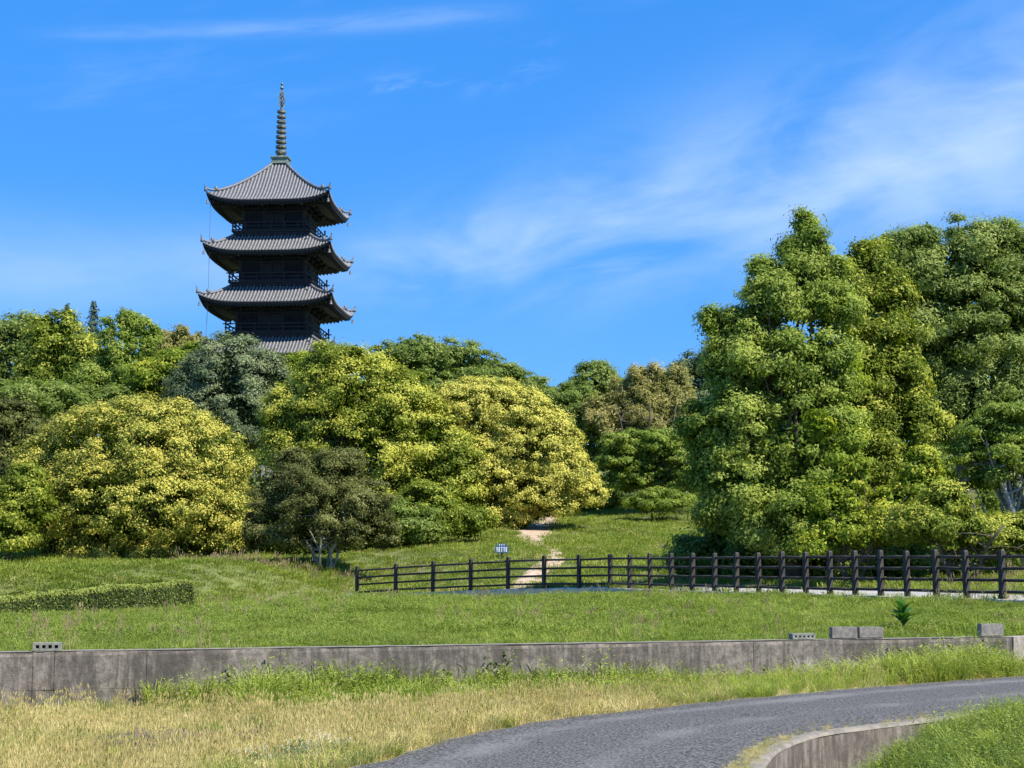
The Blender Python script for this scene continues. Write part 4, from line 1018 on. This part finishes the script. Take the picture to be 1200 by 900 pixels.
# broad-leaved plant behind the wall
p = hit(1058, 742, 27, 60); pr = thing('broadleaf_plant', 'young plant with large glossy upright leaves behind the wall, right of the paired blocks', 'plant', (p.x, p.y, Hs(p.x, p.y)))
M['bigleaf'] = leaf_mat('glossy_big_leaf', (.05, .13, .02), (.07, .17, .03), None, 1, .3, .35)
mb = MB(); mb.tube([(0, 0, -.05), (.01, 0, .2), (0, 0, .42)], [.018, .014, .008], 6); mb.build('stem', M['bark'], pr)
for k in range(13):
    q = k * 2.4 + .3; z0_ = .08 + .018 * k; Ln = random.uniform(.30, .40); Wn = Ln * .40; el_ = math.radians(random.uniform(50, 74) if k < 9 else 82)
    mb = MB(); dv = Vector((math.cos(q), math.sin(q), 0)); sv = Vector((-math.sin(q), math.cos(q), 0)); rows = 6
    for j in range(rows + 1):
        f_ = j / rows; ang = el_ - f_ * .9; pt = dv * (Ln * f_ * math.cos(el_ - f_ * .5)) + Vector((0, 0, Ln * f_ * math.sin(el_ - f_ * .5))); w_ = Wn * math.sin(PI * min(1, f_ * .93 + .05)) ** .8 * .5
        up_ = Vector((0, 0, 1)) * math.cos(ang) - dv * math.sin(ang)
        for sgn in (-1, 0, 1): v = pt + sv * sgn * w_ + up_ * (abs(sgn) * w_ * .35); mb.v.append(tuple(v))
    for j in range(rows):
        for c_ in (0, 1): c0 = j * 3 + c_; mb.f.append((c0, c0 + 1, c0 + 4, c0 + 3))
    o = mb.build('leaf', M['bigleaf'], pr, True); o.location = (0, 0, z0_)

# ------------------------------------------------------------------ grass and weeds (instanced tufts)
def blades(nb, h, r, w, bend=.5, lean=.25, hv=.5, up=True):
    V = []; Fc = []
    for i in range(nb):
        q = random.random() * 2 * PI; rr_ = math.sqrt(random.random()) * r; b = Vector((rr_ * math.cos(q), rr_ * math.sin(q), -.03))
        az_ = q + random.uniform(-1.2, 1.2); dv = Vector((math.cos(az_), math.sin(az_), 0)); sd_ = Vector((-math.sin(az_), math.cos(az_), 0))
        H_ = h * random.uniform(1 - hv, 1); ln = H_ * (lean * random.random()); bd = H_ * bend * random.random(); w_ = w * random.uniform(.7, 1.2); k = len(V)
        for s_, ww in ((0, .7), (.4, 1), (.75, .75)):
            p = b + dv * (ln * s_ + bd * s_ * s_) + Vector((0, 0, H_ * s_ * (1 - .25 * bend * s_))); V += [p - sd_ * w_ * ww / 2, p + sd_ * w_ * ww / 2]
        V.append(b + dv * (ln + bd) + Vector((0, 0, H_ * (1 - .35 * bend))))
        Fc += [(k, k + 1, k + 3, k + 2), (k + 2, k + 3, k + 5, k + 4), (k + 4, k + 5, k + 6)]
    return V, Fc
def leafy(nl, h, r, L, w, stems=6):
    V = []; Fc = []
    for i in range(stems):
        q = random.random() * 2 * PI; b = Vector((math.cos(q), math.sin(q), 0)) * r * math.sqrt(random.random()); tp = b + Vector((random.uniform(-.3, .3) * h, random.uniform(-.3, .3) * h, h * random.uniform(.6, 1))); k = len(V)
        V += [b + Vector((-.003, 0, -.02)), b + Vector((.003, 0, -.02)), tp]; Fc.append((k, k + 1, k + 2))
        for j in range(nl // stems):
            f_ = random.uniform(.12, 1); c = b.lerp(tp, f_); az_ = random.random() * 2 * PI; el_ = random.uniform(-.3, .7)
            dv = Vector((math.cos(az_) * math.cos(el_), math.sin(az_) * math.cos(el_), math.sin(el_))); sd_ = Vector((-math.sin(az_), math.cos(az_), random.uniform(-.4, .4))).normalized(); l_ = L * random.uniform(.6, 1.2) * (1.15 - .5 * f_); k = len(V)
            V += [c, c + dv * l_ * .5 + sd_ * w * .5, c + dv * l_, c + dv * l_ * .5 - sd_ * w * .5]; Fc.append((k, k + 1, k + 2, k + 3))
    return V, Fc
def heads(ns, h, r, hl, hw, sw=.004):
    V = []; Fc = []
    for i in range(ns):
        q = random.random() * 2 * PI; b = Vector((math.cos(q), math.sin(q), 0)) * r * math.sqrt(random.random()); tp = b + Vector((random.uniform(-.2, .2) * h, random.uniform(-.2, .2) * h, h * random.uniform(.65, 1)))
        ax = (tp - b).normalized(); k = len(V); V += [b + Vector((-sw / 2, 0, 0)), b + Vector((sw / 2, 0, 0)), tp]; Fc.append((k, k + 1, k + 2))
        for a_ in (0, PI / 2):
            s_ = Vector((math.cos(a_), math.sin(a_), 0)) * hw / 2; k = len(V); V += [tp - ax * hl * .6, tp - s_, tp + ax * hl * .5, tp + s_]; Fc.append((k, k + 1, k + 2, k + 3))
    return V, Fc
NCOL = {}
def coll(name, gens):
    c = bpy.data.collections.new(name); c['n'] = len(gens)
    for i, (vf, mat) in enumerate(gens):
        me = bpy.data.meshes.new(name); me.from_pydata([tuple(v) for v in vf[0]], [], vf[1]); me.materials.append(mat); me.update()
        o = bpy.data.objects.new('%s_%02d' % (name, i), me); c.objects.link(o)
    NCOL[name] = c; return c
GM = {
 'meadow': grass_mat('meadow_grass', (.13, .185, .025), (.265, .325, .06), (.40, .36, .13), (.58, .80), .35, .6),
 'lush': grass_mat('lush_grass', (.10, .155, .028), (.20, .255, .06), (.33, .33, .13), (.62, .85)),
 'hill': grass_mat('hillside_grass', (.15, .21, .03), (.295, .34, .06), (.48, .42, .17), (.55, .78), .35, .25),
 'dry': grass_mat('straw_grass', (.44, .36, .14), (.66, .55, .27), (.30, .32, .07), (.54, .70), .3, .6),
 'weed': grass_mat('tall_weed', (.20, .27, .035), (.38, .43, .09), (.46, .42, .15), (.62, .8)),
 'clover': grass_mat('clover_leaves', (.09, .15, .04), (.17, .23, .07)),
 'head': grass_mat('tan_seed_heads', (.30, .22, .13), (.46, .36, .22)),
 'pink': grass_mat('clover_flowers', (.28, .20, .19), (.42, .31, .29)),
 'wfl': grass_mat('white_clover_flowers', (.6, .6, .52), (.7, .7, .62)),
}
coll('meadow_tuft', [(blades(60, .20, .26, .012, .8), GM['meadow']), (blades(50, .26, .24, .011, .9), GM['meadow']), (leafy(70, .16, .26, .055, .026, 14), GM['meadow']), (leafy(60, .20, .24, .07, .022, 12), GM['meadow'])])
coll('far_tuft', [(blades(46, .24, .38, .026, .8), GM['hill']), (blades(40, .32, .36, .024, .7), GM['hill']), (leafy(60, .2, .38, .09, .045, 14), GM['hill'])])
coll('lush_tuft', [(blades(60, .30, .13, .006, 1.0, .5), GM['lush']), (leafy(100, .34, .13, .04, .012, 14), GM['lush']), (leafy(90, .30, .13, .045, .018, 12), GM['weed']), (blades(50, .36, .12, .006, 1.1, .5), GM['weed'])])
coll('dry_tuft', [(blades(46, .16, .15, .006, .9, .5), GM['dry']), (blades(36, .24, .13, .006, .7, .4), GM['dry']), (heads(16, .30, .14, .05, .012), GM['dry'])])
coll('weed_tuft', [(leafy(150, .48, .18, .05, .022, 12), GM['weed']), (blades(60, .52, .15, .010, .8), GM['weed']), (leafy(140, .40, .2, .05, .024, 14), GM['weed']), (blades(50, .60, .14, .009, .9), GM['weed'])])
coll('clover_tuft', [(leafy(70, .12, .16, .035, .03, 20), GM['clover']), (leafy(60, .15, .15, .035, .03, 20), GM['clover'])])
coll('pink_tuft', [(heads(16, .17, .17, .03, .024), GM['pink']), (leafy(60, .14, .16, .03, .025, 18), GM['clover'])])
coll('white_tuft', [(heads(7, .17, .17, .02, .02), GM['wfl']), (leafy(70, .16, .16, .04, .03, 20), GM['clover'])])
coll('head_tuft', [(heads(9, .75, .22, .16, .035, .010), GM['head']), (heads(7, .65, .25, .14, .03, .010), GM['head'])])

def gn_tree(cname):
    g = bpy.data.node_groups.new('scatter_' + cname, 'GeometryNodeTree')
    g.interface.new_socket('Geometry', in_out='INPUT', socket_type='NodeSocketGeometry'); g.interface.new_socket('Geometry', in_out='OUTPUT', socket_type='NodeSocketGeometry')
    N_ = g.nodes; gi = N_.new('NodeGroupInput'); go = N_.new('NodeGroupOutput'); ip_ = N_.new('GeometryNodeInstanceOnPoints'); ci = N_.new('GeometryNodeCollectionInfo')
    ci.inputs['Collection'].default_value = NCOL[cname]; ci.inputs['Separate Children'].default_value = True; ci.inputs['Reset Children'].default_value = True
    def at(nm, ty):
        a = N_.new('GeometryNodeInputNamedAttribute'); a.data_type = ty; a.inputs['Name'].default_value = nm; return a.outputs['Attribute']
    g.links.new(gi.outputs[0], ip_.inputs['Points']); g.links.new(ci.outputs[0], ip_.inputs['Instance']); ip_.inputs['Pick Instance'].default_value = True
    g.links.new(at('pick', 'INT'), ip_.inputs['Instance Index']); g.links.new(at('rot', 'FLOAT_VECTOR'), ip_.inputs['Rotation']); g.links.new(at('size', 'FLOAT_VECTOR'), ip_.inputs['Scale'])
    g.links.new(ip_.outputs[0], go.inputs[0]); return g
def scatter(name, cname, X, Y, size, label, cat='grass', zoff=0.0, tilt=.12, Z=None):
    n = len(X)
    if Z is None: Z = H(X, Y) + zoff
    me = bpy.data.meshes.new(name); me.vertices.add(n); me.vertices.foreach_set('co', np.stack([X, Y, Z], -1).astype(np.float32).ravel())
    a = me.attributes.new('pick', 'INT', 'POINT'); a.data.foreach_set('value', rng.integers(0, NCOL[cname]['n'], n).astype(np.int32))
    rot = np.stack([rng.normal(0, tilt, n), rng.normal(0, tilt, n), rng.random(n) * 2 * PI], -1)
    a = me.attributes.new('rot', 'FLOAT_VECTOR', 'POINT'); a.data.foreach_set('vector', rot.astype(np.float32).ravel())
    s_ = np.broadcast_to(size, (n,)) * rng.uniform(.7, 1.25, n); sz_ = np.stack([s_, s_, s_ * rng.uniform(.8, 1.2, n)], -1)
    a = me.attributes.new('size', 'FLOAT_VECTOR', 'POINT'); a.data.foreach_set('vector', sz_.astype(np.float32).ravel())
    o = link(name, me); md = o.modifiers.new('scatter', 'NODES'); md.node_group = gn_tree(cname)
    tag(o, label, cat, kind='stuff'); return o
def cand(y0, y1, dens, k=.34, mgn=3.0, step=.5):
    XS, YS = [], []
    for y in np.arange(y0, y1, step):
        w_ = k * y + mgn; dn_ = dens(y) if callable(dens) else dens; n = rng.poisson(2 * w_ * step * dn_)
        XS.append(rng.uniform(-w_, w_, n)); YS.append(rng.uniform(y, y + step, n))
    return np.concatenate(XS), np.concatenate(YS)
def pdist(c, X, Y):
    best = np.full(len(X), 1e9)
    for (ax, ay) in c: best = np.minimum(best, (X - ax) ** 2 + (Y - ay) ** 2)
    return np.sqrt(best)
def vn(X, Y, s, seed=0.0):
    return .5 + .25 * (np.sin(X / s + 1.7 * np.sin(Y / s * .8 + seed)) + np.sin(Y / s * 1.3 + 1.4 * np.sin(X / s * .9 + 2 * seed)))

# field in front of the wall
X, Y = cand(8, 29, lambda y: 90 if y < 20 else 60, mgn=5)
df = sdist(RF_c, X, Y); dn = sdist(RN_c, X, Y); dw = wallY(X) - Y
left = (df < -.02) & (dw > .02)
f = left
px_ = 600 + F * X / Y
weedband = 2.3 * sstep(-5.2, -2.6, X) + .02 + 5 * sstep(1.5, 4.5, X)
green = (dw < weedband * (.8 + .4 * vn(X, Y, .6))) 
clov = ((X + 3.4) / 1.0) ** 2 + ((Y - 17.3) / .7) ** 2 < 1.1 * vn(X, Y, .3, 2) + .35
clov2 = ((X + 1.9) / .45) ** 2 + ((Y - 15.2) / .6) ** 2 < 1.0
lowgreen = (vn(X, Y, 1.1, 3) * 1.0 + sstep(16.5, 14, Y) * .42 + sstep(-4.2, -5.2, X) * sstep(19.5, 17.0, Y) * .5) > .70
keep = rng.random(len(X))
dry = f & ~clov & ~(green & (keep < .88)) & ~(lowgreen & (keep < .62)) & ~(clov2 & (keep < .8))
scatter('dry_grass', 'dry_tuft', X[dry], Y[dry], .85 + .25 * vn(X[dry], Y[dry], .5), 'straw-coloured dry grass covering the field in front of the wall')
g_ = f & lowgreen & ~green & (keep < .45)
scatter('green_grass_patches', 'lush_tuft', X[g_], Y[g_], .66, 'greener grass patches low in the foreground field')
g_ = f & green & (keep < .7) & (dw > .04)
hgt = np.clip(.95 - .22 * dw, .40, 1.0) * (.72 + .5 * vn(X, Y, .55, 1)) + .65 * np.exp(-((X - 6.3) / 1.1) ** 2) * (dw < 2.2) - .12 * sstep(4, 5, X)
scatter('wall_foot_weeds', 'weed_tuft', X[g_], Y[g_], hgt[g_] * (.95 + .42 * sstep(2.5, .8, X[g_]) - .35 * sstep(-4.0, -5.2, X[g_])), 'tall bright green weeds along the foot of the wall', 'weeds')
g_ = f & clov & (keep < .8)
scatter('pink_clover', 'pink_tuft', X[g_], Y[g_], .9, 'patch of dull pink clover flowers in the dry grass', 'clover')
g_ = f & clov2 & (keep < .6)
scatter('white_clover', 'white_tuft', X[g_], Y[g_], .9, 'small patch of white clover near the road edge', 'clover')
# dry fringe along the road and the lip of the channel wall
e_ = f & (df > -.5) & (keep < .8)
scatter('road_fringe_grass', 'dry_tuft', X[e_], Y[e_], .36, 'thin yellow grass fringe along the far road edge')
XX, YY = [], []
for k in ii: XX.append(RNs[k][0] + rng.uniform(-.10, .10, 26)); YY.append(RNs[k][1] + rng.uniform(-.12, .12, 26))
XX = np.concatenate(XX); YY = np.concatenate(YY); w_ = rng.random(len(XX)) < np.where(YY < 16, .75, .25)
scatter('lip_fringe_grass', 'dry_tuft', XX[w_], YY[w_], .19, 'short straw tufts growing along the pale lip of the curved wall', Z=np.full(w_.sum(), .06))
# near bank, bottom right
X, Y = cand(6.5, 21, 170, mgn=2.0, k=.36)
dn = sdist(RN_c, X, Y); g_ = (dn > .35) & (X > .5)
dens_ = sstep(-.75, -.25, H0(X, Y)); g_ &= rng.random(len(X)) < .25 + .75 * dens_
scatter('bank_grass', 'lush_tuft', X[g_], Y[g_], .62, 'lush green grass bank in the bottom right corner')

# meadow between wall and fence
X, Y = cand(20, 72, lambda y: ip(y, [22, 30, 45, 70], [34, 26, 13, 8]))
fy_ = fenceY(X); g_ = (Y > wallY(X) + .36) & (Y < fy_ - .2)
sz_ = (.50 + .014 * (Y - 22) + .55 * vn(X, Y, 1.2, .4) ** 2 * sstep(24, 30, Y)) * (1 - .45 * sstep(2.2, .6, fy_ - Y))
scatter('meadow_grass', 'meadow_tuft', X[g_], Y[g_], sz_[g_], 'leafy green meadow between the concrete wall and the fence')
X2, Y2 = cand(23, 68, 1.6); fy_ = fenceY(X2)
g_ = (Y2 > wallY(X2) + .6) & (Y2 < fy_ - .25) & ((vn(X2, Y2, 1.6, 5) > .80) | (fy_ - Y2 < 1.4) & (vn(X2, Y2, .9, 1) > .66))
scatter('meadow_seed_heads', 'head_tuft', X2[g_], Y2[g_], .55, 'reddish dry seed heads standing in the meadow and along the kerb')
X3, Y3 = cand(23, 68, 2.2); fy_ = fenceY(X3)
g_ = (Y3 > wallY(X3) + .7) & (Y3 < fy_ - 1.2) & (vn(X3, Y3, 2.1, 2.5) > .58)
scatter('meadow_weeds', 'weed_tuft', X3[g_], Y3[g_], .36 + .30 * rng.random(g_.sum()), 'scattered darker leafy weeds standing in the meadow', 'weeds')
# beyond the fence
X, Y = cand(30, 125, lambda y: ip(y, [30, 60, 90, 125], [14, 12, 6, 3]), step=1)
fy_ = fenceY(X); g_ = (Y > fy_ + .2)
pd = pdist(dirt_c, X, Y); wd_ = pdist(walk_c, X, Y)
dl = np.sqrt(((X[:, None] - dirt_c[None, :, 0]) ** 2 + (Y[:, None] - dirt_c[None, :, 1]) ** 2)); wl = dirt_w[dl.argmin(1)]
g_ &= (pd > wl * rng.uniform(.22, .58, len(X)) - .12) & (wd_ > 1.15 + .85 * sstep(3, 8, X))
X, Y = X[g_], Y[g_]
scatter('hillside_grass', 'far_tuft', X, Y, .6 + .4 * vn(X, Y, 2.5) + .004 * (Y - 40), 'bright green rough grass on the slope beyond the fence')
# seed heads in front of the trees
XX, YY, SS = [], [], []
for (a_, b_, D0, D1, n_) in ((250, 420, 72, 73.5, 60), (420, 560, 73, 75, 18), (180, 260, 74, 75, 12), (1100, 1200, 42.5, 44.5, 12)):
    px = rng.uniform(a_, b_, n_); y = rng.uniform(D0, D1, n_); XX.append((px - 600) / F * y); YY.append(y)
XX = np.concatenate(XX); YY = np.concatenate(YY)
scatter('dock_stalks', 'head_tuft', XX, YY, .95, 'tall brown seed stalks standing in front of the olive shrub tree', 'weeds')
